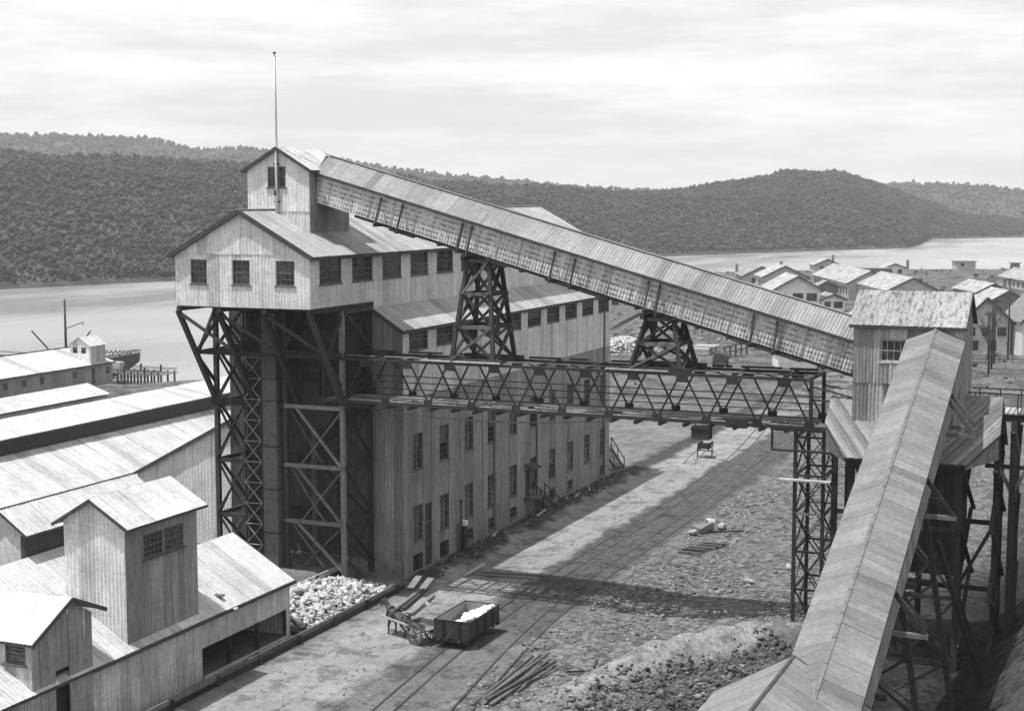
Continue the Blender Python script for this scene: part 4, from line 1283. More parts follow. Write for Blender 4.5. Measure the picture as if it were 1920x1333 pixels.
# ------------------------------------------------------------------ trestle walkway to the right of the tower
wk = thing('trestle_walkway', 'timber tramway trestle with pipe railing running off right from the junction tower', 'trestle', (-5, 90, 0))
for y in (88.9, 91.2):
    beam(wk, 'stringer', TIMBER, (-9.3, y, 13.75), (4, y, 13.75), .26, .4)
    beam(wk, 'handrail', STEEL, (-9.3, y - .1, 15.1), (4, y - .1, 15.1), .07)
    for x in np.arange(-8.9, 4, 1.15):
        beam(wk, 'rail_post', STEEL, (x, y - .1, 13.9), (x, y - .1, 15.1), .07)
x = -9.2
while x < 4:
    box(wk, 'deck_plank', random.choice((TIMBER_PALE, TIMBER_MID)), x, x + .24, 88.7, 91.5, 13.96, 14.03)
    x += .3
for xx in (-6.75, -2.5):
    for y in (88.9, 91.2):
        beam(wk, 'post', TIMBER, (xx, y, 13.6), (xx + (.0), y + (y - 90) * .6, -.2), .34)
    for z0, z1 in ((13, 9), (9, 5), (5, 1)):
        beam(wk, 'brace', TIMBER, (xx - .05, 88.5, z0), (xx - .05, 91.6, z1), .14, .24, (1, 0, 0))
        beam(wk, 'brace', TIMBER, (xx + .15, 91.6, z0), (xx + .15, 88.5, z1), .14, .24, (1, 0, 0))
        beam(wk, 'girt', TIMBER, (xx, 88.4, z1), (xx, 91.7, z1), .22)
    beam(wk, 'brace', TIMBER_MID, (xx - 1.6, 88.7, 12.6), (xx, 88.7, 9.5), .2)
    beam(wk, 'brace', TIMBER_MID, (xx + 1.6, 88.7, 12.6), (xx, 88.7, 9.5), .2)
    beam(wk, 'girt', TIMBER, (xx - 1.5, 88.75, 11.0), (xx + 4.0, 88.75, 11.0), .22)

# ------------------------------------------------------------------ near sheds on the left
sh = thing('lime_shed', 'white roofed lean shed with open side bay beside the pale stone heap', 'shed', (-46.6, 67, 0))
SM = (5.95 - 3.45) / (50.62 - 46.38)
sz = lambda x: 3.45 + SM * (-46.38 - x)
sv = V((-1, 0, SM)).normalized()
su = math.hypot(1, SM)
clad(sh, 'roof_sheet', IRON_SHED, (-46.33, 0, sz(-46.33)), AY, sv, [(50, 0), (76.8, 0), (76.8, 4.29 * su), (50, 4.29 * su)], 0.8, ribs=3)
clad(sh, 'roof_sheet', IRON_SHED, (-50.62, 0, sz(-50.62)), AY, sv, [(44, 0), (67.0, 0), (67.0, 2.6 * su), (44, 2.6 * su)], 0.8, ribs=3)
prism(sh, 'roof_deck', FASCIA, [(-46.36, 50, sz(-46.36) - .04), (-50.6, 50, sz(-50.6) - .04), (-50.6, 50, sz(-50.6) - .25), (-46.36, 50, sz(-46.36) - .18)], (0, 26.75, 0))
prism(sh, 'roof_deck', FASCIA, [(-50.64, 44, sz(-50.64) - .04), (-53.2, 44, sz(-53.2) - .04), (-53.2, 44, sz(-53.2) - .25), (-50.64, 44, sz(-50.64) - .2)], (0, 22.9, 0))
beam(sh, 'fascia', FASCIA, (-46.3, 58.1, sz(-46.33) - .1), (-46.3, 76.82, sz(-46.33) - .1), .06, .18)
beam(sh, 'barge_board', FASCIA, (-46.33, 76.83, sz(-46.33) - .08), (-50.62, 76.83, sz(-50.62) - .08), .06, .16)
clad(sh, 'wall_sheet', IRON_PALE, (-46.6, 0, 0), AY, AZ, [(58.1, -.3), (76.6, -.3), (76.6, 3.4), (58.1, 3.4)], 0.8, [(67.5, 76.15, -.3, 1.78)], ribs=3)
clad(sh, 'wall_sheet', IRON_PALE, (0, 76.6, 0), -AX, AZ, [(46.6, -.3), (50.6, -.3), (50.6, 5.8), (46.6, 3.4)], 0.8, ribs=3)
box(sh, 'back_wall', TIMBER, -50.6, -50.4, 58, 76.5, -.3, 5.6)
box(sh, 'back_wall', IRON_PALE, -53.1, -50.7, 44.2, 66.8, -.3, 5.9)
box(sh, 'partition', TIMBER, -50.4, -46.7, 67.2, 67.4, -.3, 3.5)
box(sh, 'floor', TIMBER_MID, -50.4, -46.55, 67.4, 76.4, -.2, .12)
box(sh, 'floor_edge', TIMBER_PALE, -46.55, -46.3, 67.5, 76.3, -.02, .22)
for y in (70.3, 73.2, 76.3):
    box(sh, 'post', TIMBER, -46.85, -46.65, y - .1, y + .1, 0, 3.3)
box(sh, 'clip_board', TIMBER_PALE, -46.55, -46.1, 70.05, 70.35, 3.32, 3.4)
box(sh, 'roof_board', TIMBER_MID, -47.7, -46.9, 69.9, 70.25, 4.0, 4.1)

tt = thing('hoist_tower', 'small white gabled hoist tower standing up through the lime shed roof', 'tower', (-48.7, 64.4, 3.6))
TX0, TX1, TY0, TY1, TE, TR = -50.55, -46.78, 61.3, 67.5, 9.75, 11.05
TXc = (TX0 + TX1) / 2
box(tt, 'core', DARK, TX0 + .3, TX1 - .3, TY0 + .3, TY1 - .3, 3.0, 9.7)
clad(tt, 'wall_sheet', IRON_WHITE, (0, TY0, 0), AX, AZ, [(TX0, 3.0), (TX1, 3.0), (TX1, TE), (TXc, TR - .05), (TX0, TE)], 0.8, ribs=3)
th = [(62.75, 64.45, 7.72, 9.0), (64.55, 66.25, 7.72, 9.0)]
clad(tt, 'wall_sheet', IRON_DUSTY_SHADED, (TX1, 0, 0), AY, AZ, [(TY0, 3.0), (TY1, 3.0), (TY1, TE), (TY0, TE)], 0.62, th, ribs=3)  # darker iron than the other walls carries the shade of this side
for a0, a1, b0, b1 in th:
    window(tt, (TX1, a0, b0), AY, AZ, a1 - a0, b1 - b0, 5, 4, mt=TIMBER_MID, inset=.05)
clad(tt, 'wall_sheet', IRON_WHITE, (TX0, 0, 0), -AY, AZ, [(-TY1, 3.0), (-TY0, 3.0), (-TY0, TE), (-TY1, TE)], 0.8, ribs=3)
clad(tt, 'wall_sheet', IRON_WHITE, (0, TY1, 0), -AX, AZ, [(-TX1, 3.0), (-TX0, 3.0), (-TX0, TE), (-TXc, TR - .05), (-TX1, TE)], 0.8, ribs=3)
for s in (1, -1):
    e = V((TXc + s * 2.35, 0, TE - .1))
    wv = V((TXc, 0, TR)) - e
    if s > 0:
        clad(tt, 'roof_sheet', IRON_SHED, e, AY, wv, [(TY0 - .35, 0), (TY1 + .4, 0), (TY1 + .4, wv.length), (TY0 - .35, wv.length)], 0.8, ribs=3)
    else:
        clad(tt, 'roof_sheet', IRON_SHED, e, -AY, wv, [(-TY1 - .4, 0), (-TY0 + .35, 0), (-TY0 + .35, wv.length), (-TY1 - .4, wv.length)], 0.8, ribs=3)
    beam(tt, 'barge_board', FASCIA, (e.x, TY0 - .36, e.z - .1), (TXc, TY0 - .36, TR - .1), .06, .16)
    prism(tt, 'roof_deck', FASCIA, [(e.x - s * .05, TY0 - .3, e.z - .03), (TXc, TY0 - .3, TR - .05), (TXc, TY0 - .3, TR - .16), (e.x - s * .05, TY0 - .3, e.z - .12)], (0, TY1 - TY0 + .66, 0))
    beam(tt, 'fascia', FASCIA, (e.x, TY0 - .35, e.z - .07), (e.x, TY1 + .4, e.z - .07), .05, .12)

hu = thing('gabled_hut', 'small gabled iron hut with sash window at the near end of the lime shed', 'hut', (-47.5, 56, 0))
UXa, UXb, UYa, UYb, UE, UR, UYc = -51.5, -46.5, 53.9, 58.2, 6.0, 7.35, 56.5
box(hu, 'core', DARK, UXa + .2, UXb - .3, UYa + .3, UYb - .2, 0, 6.0)
clad(hu, 'wall_sheet', IRON_DUSTY_SHADED, (UXb, 0, 0), AY, AZ, [(UYa, 0), (UYb, 0), (UYb, 6.2), (UYc, 7.25), (UYa, 5.95)], 0.62, [(55.5, 56.45, 0, 4.05)], ribs=3)  # gable end with its shade put into the sheet colour
box(hu, 'door', DARK, UXb - .3, UXb - .25, 55.5, 56.45, 0, 4.05)
clad(hu, 'wall_sheet', IRON_PALE, (0, UYa, 0), AX, AZ, [(UXa, 0), (UXb, 0), (UXb, 5.95), (UXa, 5.95)], 0.62, [(-48.0, -46.85, 4.75, 5.85)], ribs=3)
window(hu, (-48.0, UYa, 4.75), AX, AZ, 1.15, 1.1, 1, 3, mt=TIMBER_MID, inset=.04)
for (ya, za, s) in ((UYa - .3, 5.83, 1), (UYb + .8, 6.25, -1)):
    wv = V((0, UYc - ya, UR - za))
    if s > 0:
        clad(hu, 'roof_sheet', IRON_SHED, (0, ya, za), AX, wv, [(UXa, 0), (UXb + .3, 0), (UXb + .3, wv.length), (UXa, wv.length)], 0.8, ribs=3)
    else:
        clad(hu, 'roof_sheet', IRON_SHED, (0, ya, za), -AX, wv, [(-UXb - .3, 0), (-UXa, 0), (-UXa, wv.length), (-UXb - .3, wv.length)], 0.8, ribs=3)
    beam(hu, 'barge_board', FASCIA, (UXb + .3, ya, za - .1), (UXb + .3, UYc, UR - .09), .06, .2)
    prism(hu, 'roof_deck', FASCIA, [(UXa, ya, za - .03), (UXa, UYc, UR - .04), (UXa, UYc, UR - .15), (UXa, ya, za - .12)], (UXb - UXa + .26, 0, 0))

mo = thing('roof_monitor', 'low clerestory monitor with dark side wall behind the hoist tower', 'monitor', (-54, 66, 7.5))
box(mo, 'side_wall', FASCIA, -53.6, -53.3, 61.6, 72.6, 7.3, 8.6)  # near-black wall colour stands for the shade beneath the monitor roof
clad(mo, 'roof_sheet', IRON_SHED, (-53.05, 0, 8.66), AY, V((-1.85, 0, 1.24)), [(61.4, 0), (73, 0), (73, 2.22), (61.4, 2.22)], 0.8, ribs=3)
prism(mo, 'gable_wall', IRON_WHITE, [(-53.62, 61.7, 6.5), (-53.62, 61.7, 8.9), (-54.9, 61.7, 9.78), (-56.6, 61.7, 8.6), (-56.6, 61.7, 6.5)], (0, 11.0, 0))
beam(mo, 'fascia', FASCIA, (-53.02, 61.4, 8.58), (-53.02, 73, 8.58), .05, .12)
beam(mo, 'barge_board', FASCIA, (-53.05, 61.4, 8.6), (-54.9, 61.4, 9.84), .05, .12)
beam(mo, 'ridge_cap', FASCIA, (-54.9, 61.4, 9.92), (-54.9, 73, 9.92), .12, .05)
clad(mo, 'roof_sheet', IRON_SHED, (-56.8, 0, 8.5), -AY, V((1.9, 0, 1.4)), [(-73, 0), (-61.4, 0), (-61.4, 2.36), (-73, 2.36)], 0.8, ribs=3)

clad(mill, 'wing_sheet', IRON_WHITE, (0, Y0 - .03, 0), AX, AZ, [(-68.6, .9), (XL, .9), (XL, 10.25), (-68.6, 5.95)], 0.8, ribs=3)
wgv = V((-60.2 + 68.95, 0, 10.4 - 5.8))
clad(mill, 'wing_roof_sheet', IRON_SHED, (-68.95, 0, 5.8), -AY, wgv, [(-134.4, 0), (-91.2, 0), (-91.2, wgv.length), (-134.4, wgv.length)], 0.8, ribs=3)
beam(mill, 'barge_board', FASCIA, (-68.95, Y0 - .35, 5.68), (-60.3, Y0 - .35, 10.25), .08, .2)
prism(mill, 'core', DARK, [(-68.3, Y0 + .3, 0), (XL, Y0 + .3, 0), (XL, Y0 + .3, 10.0), (-68.3, Y0 + .3, 5.8)], (0, 42, 0))
fs = thing('furnace_shed', 'huge low white roofed shed with a long dark clerestory left of the timber tower', 'shed', (-72, 90, 0))
fv = V((-5.6, 0, 2.6))
clad(fs, 'roof_sheet', IRON_SHED, (-69.4, 0, 5.15), AY, fv, [(52, 0), (128, 0), (128, fv.length), (52, fv.length)], 0.8, ribs=3)
prism(fs, 'core', DARK, [(-69.6, 52, 0), (-69.6, 52, 4.95), (-75, 52, 7.5), (-75, 52, 0)], (0, 75.5, 0))
box(fs, 'monitor_wall', FASCIA, -76.0, -75.1, 52, 128, 5, 8.85)  # near-black colour stands for the shade on this wall
dv = V((-3.7, 0, .75))
clad(fs, 'roof_sheet', IRON_SHED, (-74.75, 0, 8.95), AY, dv, [(52, 0), (128.5, 0), (128.5, dv.length), (52, dv.length)], 0.8, ribs=3)
dv2 = V((4.0, 0, 1.2))
clad(fs, 'roof_sheet', IRON_SHED, (-82.4, 0, 8.5), -AY, dv2, [(-128.5, 0), (-52, 0), (-52, dv2.length), (-128.5, dv2.length)], 1.6, ribs=3)
beam(fs, 'fascia', FASCIA, (-74.72, 52, 8.85), (-74.72, 128.5, 8.85), .06, .14)
prism(fs, 'core', IRON_PALE, [(-75.9, 52.2, 0), (-75.9, 52.2, 8.6), (-78.4, 52.2, 9.5), (-82.1, 52.2, 8.4), (-82.1, 52.2, 0)], (0, 76, 0))

es = thing('boiler_shed', 'low white shed roof beyond the furnace shed ridge', 'shed', (-92, 100, 0))
ev2 = V((-2.6, 0, .86))
clad(es, 'roof_sheet', IRON_SHED, (-89.9, 0, 7.77), AY, ev2, [(72, 0), (116.2, 0), (116.2, ev2.length), (72, ev2.length)], 0.8, ribs=3)
prism(es, 'core', IRON_PALE, [(-90.1, 72, 0), (-90.1, 72, 7.6), (-92.5, 72, 8.45), (-94.9, 72, 7.6), (-94.9, 72, 0)], (0, 44, 0))
clad(es, 'roof_sheet', IRON_SHED, (-95.1, 0, 7.77), -AY, V((2.6, 0, .86)), [(-116.2, 0), (-72, 0), (-72, ev2.length), (-116.2, ev2.length)], 1.6, ribs=3)

# ------------------------------------------------------------------ wharf: long shed, cabin, ship, jetty
ws = thing('wharf_shed', 'long low white roofed wharf shed with a row of small square windows', 'shed', (-172, 200, -6))
wz = lambda x: -2.5 + .27 * (-167.6 - x)
clad(ws, 'roof_sheet', IRON_SHED, (-167.6, 0, -2.45), AY, V((-1, 0, .27)), [(150, 0), (218.3, 0), (218.3, 8.7), (150, 8.7)], 1.6, ribs=2, amp=.05)
whs = [(y, y + 1.1, -4.4, -3.2) for y in (154, 159, 165.5, 171, 177, 183, 190.2, 194.6, 198.9, 207.2, 216.0)] + [(212.2, 213.2, -5.9, -3.1)]
clad(ws, 'wall_sheet', IRON_DUSTY_SHADED, (-168, 0, 0), AY, AZ, [(150, -6.3), (218, -6.3), (218, -2.45), (150, -2.45)], 1.6, whs, ribs=2)
for (a0, a1, b0, b1) in whs[:-1]:
    window(ws, (-168, a0, b0), AY, AZ, a1 - a0, b1 - b0, 2, 2, inset=.08, sill=False)
box(ws, 'door', DARK, -168.3, -168.25, 212.2, 213.2, -5.9, -3.1)
prism(ws, 'core', IRON_PALE, [(-168.25, 150.3, -6.3), (-168.25, 150.3, -2.45), (-176.2, 150.3, -.35), (-182, 150.3, -2.4), (-182, 150.3, -6.3)], (0, 67.5, 0))
beam(ws, 'fascia', FASCIA, (-167.58, 150, -2.55), (-167.58, 218.3, -2.55), .1, .25)
beam(ws, 'ridge_cap', FASCIA, (-176.1, 150, -.1), (-176.1, 218.3, -.1), .3, .22)
wc = thing('wharf_cabin', 'small white gabled cabin standing on the wharf shed roof below the mast', 'cabin', (-169, 212, -2))
CXa, CXb, CYa, CYb = -172.2, -167.9, 211.9, 216.0
clad(wc, 'wall_sheet', IRON_WHITE, (0, CYa, 0), AX, AZ, [(CXa, -2.4), (CXb, -2.4), (CXb, .9), (-170.0, 2.2), (CXa, .9)], 0.8, [(-171.6, -170.6, -.55, .5), (-169.8, -168.8, -.55, .5)], ribs=2)
for x in (-171.6, -169.8):
    window(wc, (x, CYa, -.55), AX, AZ, 1.0, 1.05, 2, 2, inset=.05, sill=False)
clad(wc, 'wall_sheet', IRON_PALE, (CXb, 0, 0), AY, AZ, [(CYa, -2.4), (CYb, -2.4), (CYb, .9), (CYa, .9)], 0.8, ribs=2)
prism(wc, 'core', DARK, [(CXa + .1, CYa + .3, -2.4), (CXb - .2, CYa + .3, -2.4), (CXb - .2, CYa + .3, .8), (-170.0, CYa + .3, 2.0), (CXa + .1, CYa + .3, .8)], (0, 3.6, 0))
for s in (1, -1):
    e = V((-170.05 + s * 2.4, 0, .75))
    wv = V((-170.05, 0, 2.25)) - e
    clad(wc, 'roof_sheet', IRON_SHED, e, AY * s, wv, [(CYa - .3, 0), (CYb + .3, 0), (CYb + .3, wv.length), (CYa - .3, wv.length)] if s > 0 else [(-CYb - .3, 0), (-CYa + .3, 0), (-CYa + .3, wv.length), (-CYb - .3, wv.length)], 0.8, ribs=2)

def ship():
    t = thing('moored_ship', 'dark wooden ship moored behind the wharf shed with its stern showing', 'ship', cw(-75, 294, -8))
    base = cw(-71.5, 290, WATER_Z + .7)
    ax = -RT                                               # towards the bow
    side = FH
    st = [(0, .9, 2.3, 3.9), (1.2, 2.0, 1.3, 3.8), (3, 2.9, .1, 3.5), (6, 3.5, -1.0, 3.1), (14, 3.7, -1.2, 2.9), (24, 3.4, -1.2, 3.1), (31, 2.0, -1.0, 3.7), (35, .2, -.5, 4.4)]
    vs_, fs_ = [], []
    for (l, hb, kz, dz) in st:
        for (a, f) in ((-1, 1), (-.96, .55), (-.6, .12), (0, 0), (.6, .12), (.96, .55), (1, 1)):
            vs_.append(base + ax * l + side * (hb * a) + V((0, 0, kz + (dz - kz) * f)))
    for i in range(len(st) - 1):
        for k in range(6):
            fs_.append((i * 7 + k, i * 7 + k + 1, i * 7 + 8 + k, i * 7 + 7 + k))
        fs_.append((i * 7 + 6, i * 7, i * 7 + 7, i * 7 + 13))
    fs_.append(tuple(range(7)))
    solid(t, 'hull', HULL, vs_, fs_)
    for s in (-1, 1):
        pts = [(l, hb, dz) for (l, hb, kz, dz) in st]
        for (a, b) in zip(pts[:-1], pts[1:]):
            beam(t, 'rail', TIMBER_MID, base + ax * a[0] + side * a[1] * s + V((0, 0, a[2] + .55)), base + ax * b[0] + side * b[1] * s + V((0, 0, b[2] + .55)), .14)
            beam(t, 'stanchion', TIMBER, base + ax * a[0] + side * a[1] * s + V((0, 0, a[2])), base + ax * a[0] + side * a[1] * s + V((0, 0, a[2] + .6)), .12)
    d0 = base + ax * 14
    mast = lathe(t, 'mast', TIMBER, d0 + V((0, 0, 1)), [(.28, 0), (.24, 6), (.16, 13.2)], 10)
    beam(t, 'boom', TIMBER, d0 + V((0, 0, 8.6)), d0 - ax * 3.4 + V((0, 0, 9.8)), .16)
    beam(t, 'boom_fall', TIMBER, d0 - ax * 3.4 + V((0, 0, 9.8)), d0 - ax * 3.4 + V((0, 0, 9.1)), .1)
    beam(t, 'boom', TIMBER, base + ax * 17 + V((0, 0, 4.2)), base + ax * 20.5 + V((0, 0, 8.2)), .24)
    beam(t, 'boom', TIMBER, base + ax * 10 + V((0, 0, 7.0)), base + ax * 9.2 + V((0, 0, 8.2)), .22)
    for k in range(7):
        p = base + ax * (1.5 + k * .8) + V((0, 0, 4.0))
        beam(t, 'deck_gear', TIMBER_MID, p - side * 1.2, p + side * 1.2 + V((0, 0, .3)), .18)
    b0 = base + ax * 3.0
    beam(t, 'rudder', HULL, b0 + V((0, 0, -.8)), b0 + V((0, 0, 1.6)) - ax * .3, .2, .5)
ship()
je = thing('jetty', 'short dark timber jetty with post railing beyond the wharf shed end', 'jetty', (-172, 232, -8))
for i in range(9):
    x = -178 + i * 1.5
    for y in (228.5, 233.5):
        beam(je, 'pile', TIMBER, (x, y, -10), (x, y, -5.6 + (1.0 if i % 3 == 0 else 0)), .26)
for i in range(40):
    box(je, 'deck_plank', TIMBER_MID, -178.5 + i * .33, -178.5 + i * .33 + .28, 228, 234, -6.0 + random.uniform(0, .02), -5.9)
for y in (228.4, 233.6):
    beam(je, 'rail', TIMBER, (-178.5, y, -5.1), (-165.5, y, -5.1), .1)
    beam(je, 'rail', TIMBER, (-178.5, y, -5.4), (-165.5, y, -5.4), .12)
box(je, 'hut', TIMBER_PALE, -176.8, -174.9, 229, 230.5, -5.9, -4.0)

# ------------------------------------------------------------------ houses and sheds of the settlement
def house(name, label, l, d, w, depth, eave, ridge, wall=HOUSE_WALL, wins=(), side_wins=(), hip=False, z0=0, roofmat=HOUSE_ROOF, over=.5, cat='house', chimney=None, flat=False):
    """gable end towards the viewpoint, ridge running away; l, d = middle of the front gable foot"""
    o = cw(l, d, z0)
    t = thing(name, label, cat, o)
    P = lambda a, b, z: o + RT * a + FH * b + V((0, 0, z))
    h = w / 2
    if flat:
        prism(t, 'walls', wall, [P(-h, 0, -1), P(h, 0, -1), P(h, 0, eave), P(-h, 0, eave)], FH * depth)
        prism(t, 'roof', roofmat, [P(-h - over, -over, eave), P(h + over, -over, eave), P(h + over, -over, eave + .3), P(-h - over, -over, eave + .3)], FH * (depth + 2 * over))
    else:
        prism(t, 'walls', wall, [P(-h, 0, -1), P(h, 0, -1), P(h, 0, eave), P(0, 0, ridge), P(-h, 0, eave)], FH * depth)
        k = (ridge - eave) / h
        for s in (-1, 1):
            r = prism(t, 'roof', roofmat, [P(s * (h + over), -over, eave - over * k + .05), P(0, -over, ridge + .05), P(0, -over, ridge + .3), P(s * (h + over), -over, eave - over * k + .3)], FH * (depth + 2 * over))
            beam(r, 'barge_board', FASCIA, P(s * (h + over), -over - .06, eave - over * k + .1), P(0, -over - .06, ridge + .12), .12, .35)
    for (a, z, ww, wh) in wins:
        f = prism(t, 'window', FRAME, [P(a - .1, -.09, z - .1), P(a + ww + .1, -.09, z - .1), P(a + ww + .1, -.09, z + wh + .1), P(a - .1, -.09, z + wh + .1)], FH * .08)
        n = max(2, int(ww / .8))
        for i in range(n):
            prism(f, 'pane', GLASS, [P(a + ww * i / n + .03, -.12, z), P(a + ww * (i + 1) / n - .03, -.12, z), P(a + ww * (i + 1) / n - .03, -.12, z + wh), P(a + ww * i / n + .03, -.12, z + wh)], FH * .03)
    for (b, z, ww, wh) in side_wins:
        f = prism(t, 'window', FRAME, [P(-h - .09, b - .1, z - .1), P(-h - .09, b + ww + .1, z - .1), P(-h - .09, b + ww + .1, z + wh + .1), P(-h - .09, b - .1, z + wh + .1)], RT * .08)
        prism(f, 'pane', GLASS, [P(-h - .12, b, z), P(-h - .12, b + ww, z), P(-h - .12, b + ww, z + wh), P(-h - .12, b, z + wh)], RT * .03)
    if chimney:
        a, b, zt = chimney
        prism(t, 'chimney', HOUSE_WALL_DK, [P(a - .4, b, eave), P(a + .4, b, eave), P(a + .4, b, zt), P(a - .4, b, zt)], FH * .8)
    return t

h1 = house('house', 'white gabled house with three dark windows behind the gallery', 66.0, 351, 10.6, 15, 5.2, 8.1, HOUSE_WALL_WH, [(-4.6, 2.6, 2.0, 1.6), (-1.0, 2.6, 2.2, 1.6), (2.2, 2.6, 2.2, 1.6)], [(3, 3, 1.2, 1.4), (8, 3, 1.2, 1.4)], over=.8)
house('house_annex', 'white skillion annex with two windows right of the three windowed house', 74.2, 350.5, 5.4, 9, 2.9, 3.9, HOUSE_WALL_WH, [(-1.9, 1.0, 1.2, 1.3), (.2, 1.0, 1.9, 1.3)], cat='annex')
house('house', 'house with broad front gable just behind the three windowed house', 77.6, 432, 12.2, 14, 3.9, 6.9, HOUSE_WALL, [(-3, 1.3, 1.5, 1.3), (2, 1.3, 1.5, 1.3)], [(3, 1.2, 1.2, 1.4), (7, 1.2, 1.2, 1.4)], chimney=(.5, 9, 8.0))
house('house', 'farthest left house of the group, with a dark chimney at its corner', 75.6, 460, 11, 17, 2.8, 5.5, HOUSE_WALL, [(-3, .9, 1.4, 1.2)], [(2, .9, 1.2, 1.3), (6, .9, 1.2, 1.3), (10, .9, 1.2, 1.3)], chimney=(-5.2, 16, 5.8))
house('outhouse', 'tiny flat roofed outhouse at the left end of the houses', 63.5, 470, 5, 4, 2.6, 3, HOUSE_WALL_DK, flat=True, cat='outhouse')
house('workers_hall', 'long hall with many side windows behind the junction tower roof', 94, 398, 12, 46, 4.0, 7.0, HOUSE_WALL, (), [(k * 3.4 + 1, 1.2, 1.1, 1.7) for k in range(13)], cat='hall')
house('workers_hall', 'nearer pale roofed hall joined end to end with the long hall', 96.6, 366, 12, 31.5, 4.0, 6.9, HOUSE_WALL, [(-3.5, 1.2, 1.6, 1.6), (1.5, 1.2, 1.6, 1.6)], [(k * 4 + 2, 1.2, 1.1, 1.7) for k in range(7)], cat='hall')
house('porch', 'small white porch roof on the left side of the long hall', 84.0, 405, 5.5, 5, 2.6, 4.0, HOUSE_WALL_DK, cat='porch')
house('cottage', 'small pale cottage nearest the water behind the halls', 131, 520, 8, 9, 2.3, 3.8, HOUSE_WALL_WH, [(-2.4, .7, 1.3, 1.2), (1, .7, 1.3, 1.2)], chimney=(4.6, 1, 5.2), cat='cottage')
house('store', 'low dark store building with flat roof beside the small cottage', 121, 505, 9, 8, 2.8, 3, HOUSE_WALL_DK, [(-2, .8, 1.2, 1.2)], flat=True, cat='store')
house('block_hut', 'lone pale flat roofed block hut on the far grassy bank', 169, 566, 7, 6, 2.4, 3, HOUSE_WALL, [(-2, .8, 1.2, .9)], flat=True, cat='hut', z0=.3)
house('block_hut', 'smaller dark block hut right of the lone pale hut on the bank', 189, 570, 2.6, 3, 1.5, 3, HOUSE_WALL_DK, flat=True, cat='hut', z0=.5)
house('tall_house', 'two storey pale house with small windows just right of the junction tower', 79.5, 254, 8.2, 9, 5.6, 9.4, HOUSE_WALL, [(-3.2, 3.2, 1.3, 1.3), (-.6, 3.2, 1.3, 1.3), (2.0, 3.2, 1.3, 1.3), (-2.8, .8, 1.5, 1.5), (.8, .8, .9, 1.6)], over=.6)
house('tall_house', 'dark roofed two storey house cut by the right edge of the picture', 88.3, 250, 8.0, 10, 6.0, 10.2, HOUSE_WALL_WH, [(-3.0, 3.6, 1.3, 1.6), (-2.7, .5, 1.6, 2.2), (1.2, .8, 1.4, 2)], roofmat=HOUSE_WALL_DK)
house('white_shed', 'small plain white shed seen under the low end of the sloping gallery', 44.0, 233, 6.0, 5, 2.9, 3.4, HOUSE_WALL_WH, [(.6, 1.2, 2.2, .9)], flat=True, cat='shed')
house('bungalow', 'low bungalow beyond the far end of the mill', 27.5, 362, 10, 8, 2.6, 4.2, HOUSE_WALL, [(-3.6, .9, 1.5, 1.4), (-.6, .9, 1.5, 1.4), (2.2, .9, 1.5, 1.4)], cat='bungalow')

house('house', 'brown house with pale roof between the hall and the two storey houses', 108, 330, 9, 12, 3.6, 6.0, HOUSE_WALL_DK, [(-3, 1.1, 1.4, 1.4), (1.2, 1.1, 1.4, 1.4)], [(3, 1.1, 1.2, 1.4), (7, 1.1, 1.2, 1.4)], chimney=(1, 6, 7.4))
house('house', 'low grey house behind the bare tree at the right', 92, 300, 10, 10, 3.2, 5.6, HOUSE_WALL, [(-3.4, 1, 1.4, 1.4), (1.8, 1, 1.4, 1.4)], chimney=(-2, 5, 7))
house('washhouse', 'small washhouse with single window near the white shed', 60, 268, 4.5, 5, 2.3, 3.4, HOUSE_WALL, [(-.8, .9, 1.2, .9)], cat='washhouse')
house('house', 'little cottage with chimney between bungalow and houses', 52, 400, 8, 9, 2.8, 5.0, HOUSE_WALL_WH, [(-2.6, .9, 1.3, 1.3), (1.2, .9, 1.3, 1.3)], chimney=(2.5, 5, 6.4))
house('long_store', 'long low store roof at the far right bank', 150, 430, 9, 24, 3.0, 5.4, HOUSE_WALL, [(-2.6, .9, 1.3, 1.3)], [(k * 4 + 2, .9, 1.2, 1.2) for k in range(5)], cat='store')
house('house', 'dark walled cottage left of the two storey pale house', 68.5, 290, 7, 8, 2.8, 4.8, HOUSE_WALL_DK, [(-2.2, .9, 1.2, 1.2), (1, .9, 1.2, 1.2)])
house('stable', 'long dark stable with iron roof behind the low grey house', 118, 372, 8, 20, 3.2, 5.2, HOUSE_WALL_DK, [(-2, .9, 1.2, 1.2)], [(k * 4 + 2, .9, 1.2, 1.2) for k in range(4)], cat='stable')
house('lean_hut', 'tiny hut beside the brown house', 100.5, 322, 3.6, 4, 2.2, 3.0, HOUSE_WALL, [(-.6, .9, 1.0, .9)], cat='hut')
house('house', 'pale cottage at the far edge of the bank near the water', 112, 540, 9, 9, 2.6, 4.6, HOUSE_WALL, [(-2.6, .9, 1.3, 1.2), (1.2, .9, 1.3, 1.2)], chimney=(3, 5, 6))
house('shed_row', 'row shed with low roof left of the long hall', 58, 425, 7, 14, 2.4, 3.8, HOUSE_WALL_DK, [(-1.6, .8, 1.2, 1)], cat='shed')
def fence(name, label, a, b, n, h=1.2):
    t = thing(name, label, 'fence', a, 'picket and rail fences of the settlement')
    a, b = V(a), V(b)
    for i in range(n + 1):
        p = a.lerp(b, i / n)
        beam(t, 'post', TIMBER_MID, p + V((0, 0, -.4)), p + V((0, 0, h)), .16)
    for z in (.5, 1.05):
        beam(t, 'rail', TIMBER_MID, a + V((0, 0, z)), b + V((0, 0, z)), .1)
fence('rail_fence', 'rail fence in front of the three windowed house', cw(52, 340), cw(80, 338), 14)
fence('rail_fence', 'rail fence running away beside the brown house', cw(100, 290), cw(116, 345), 16)
fence('rail_fence', 'rail fence before the two storey houses', cw(70, 243), cw(92, 240), 11)
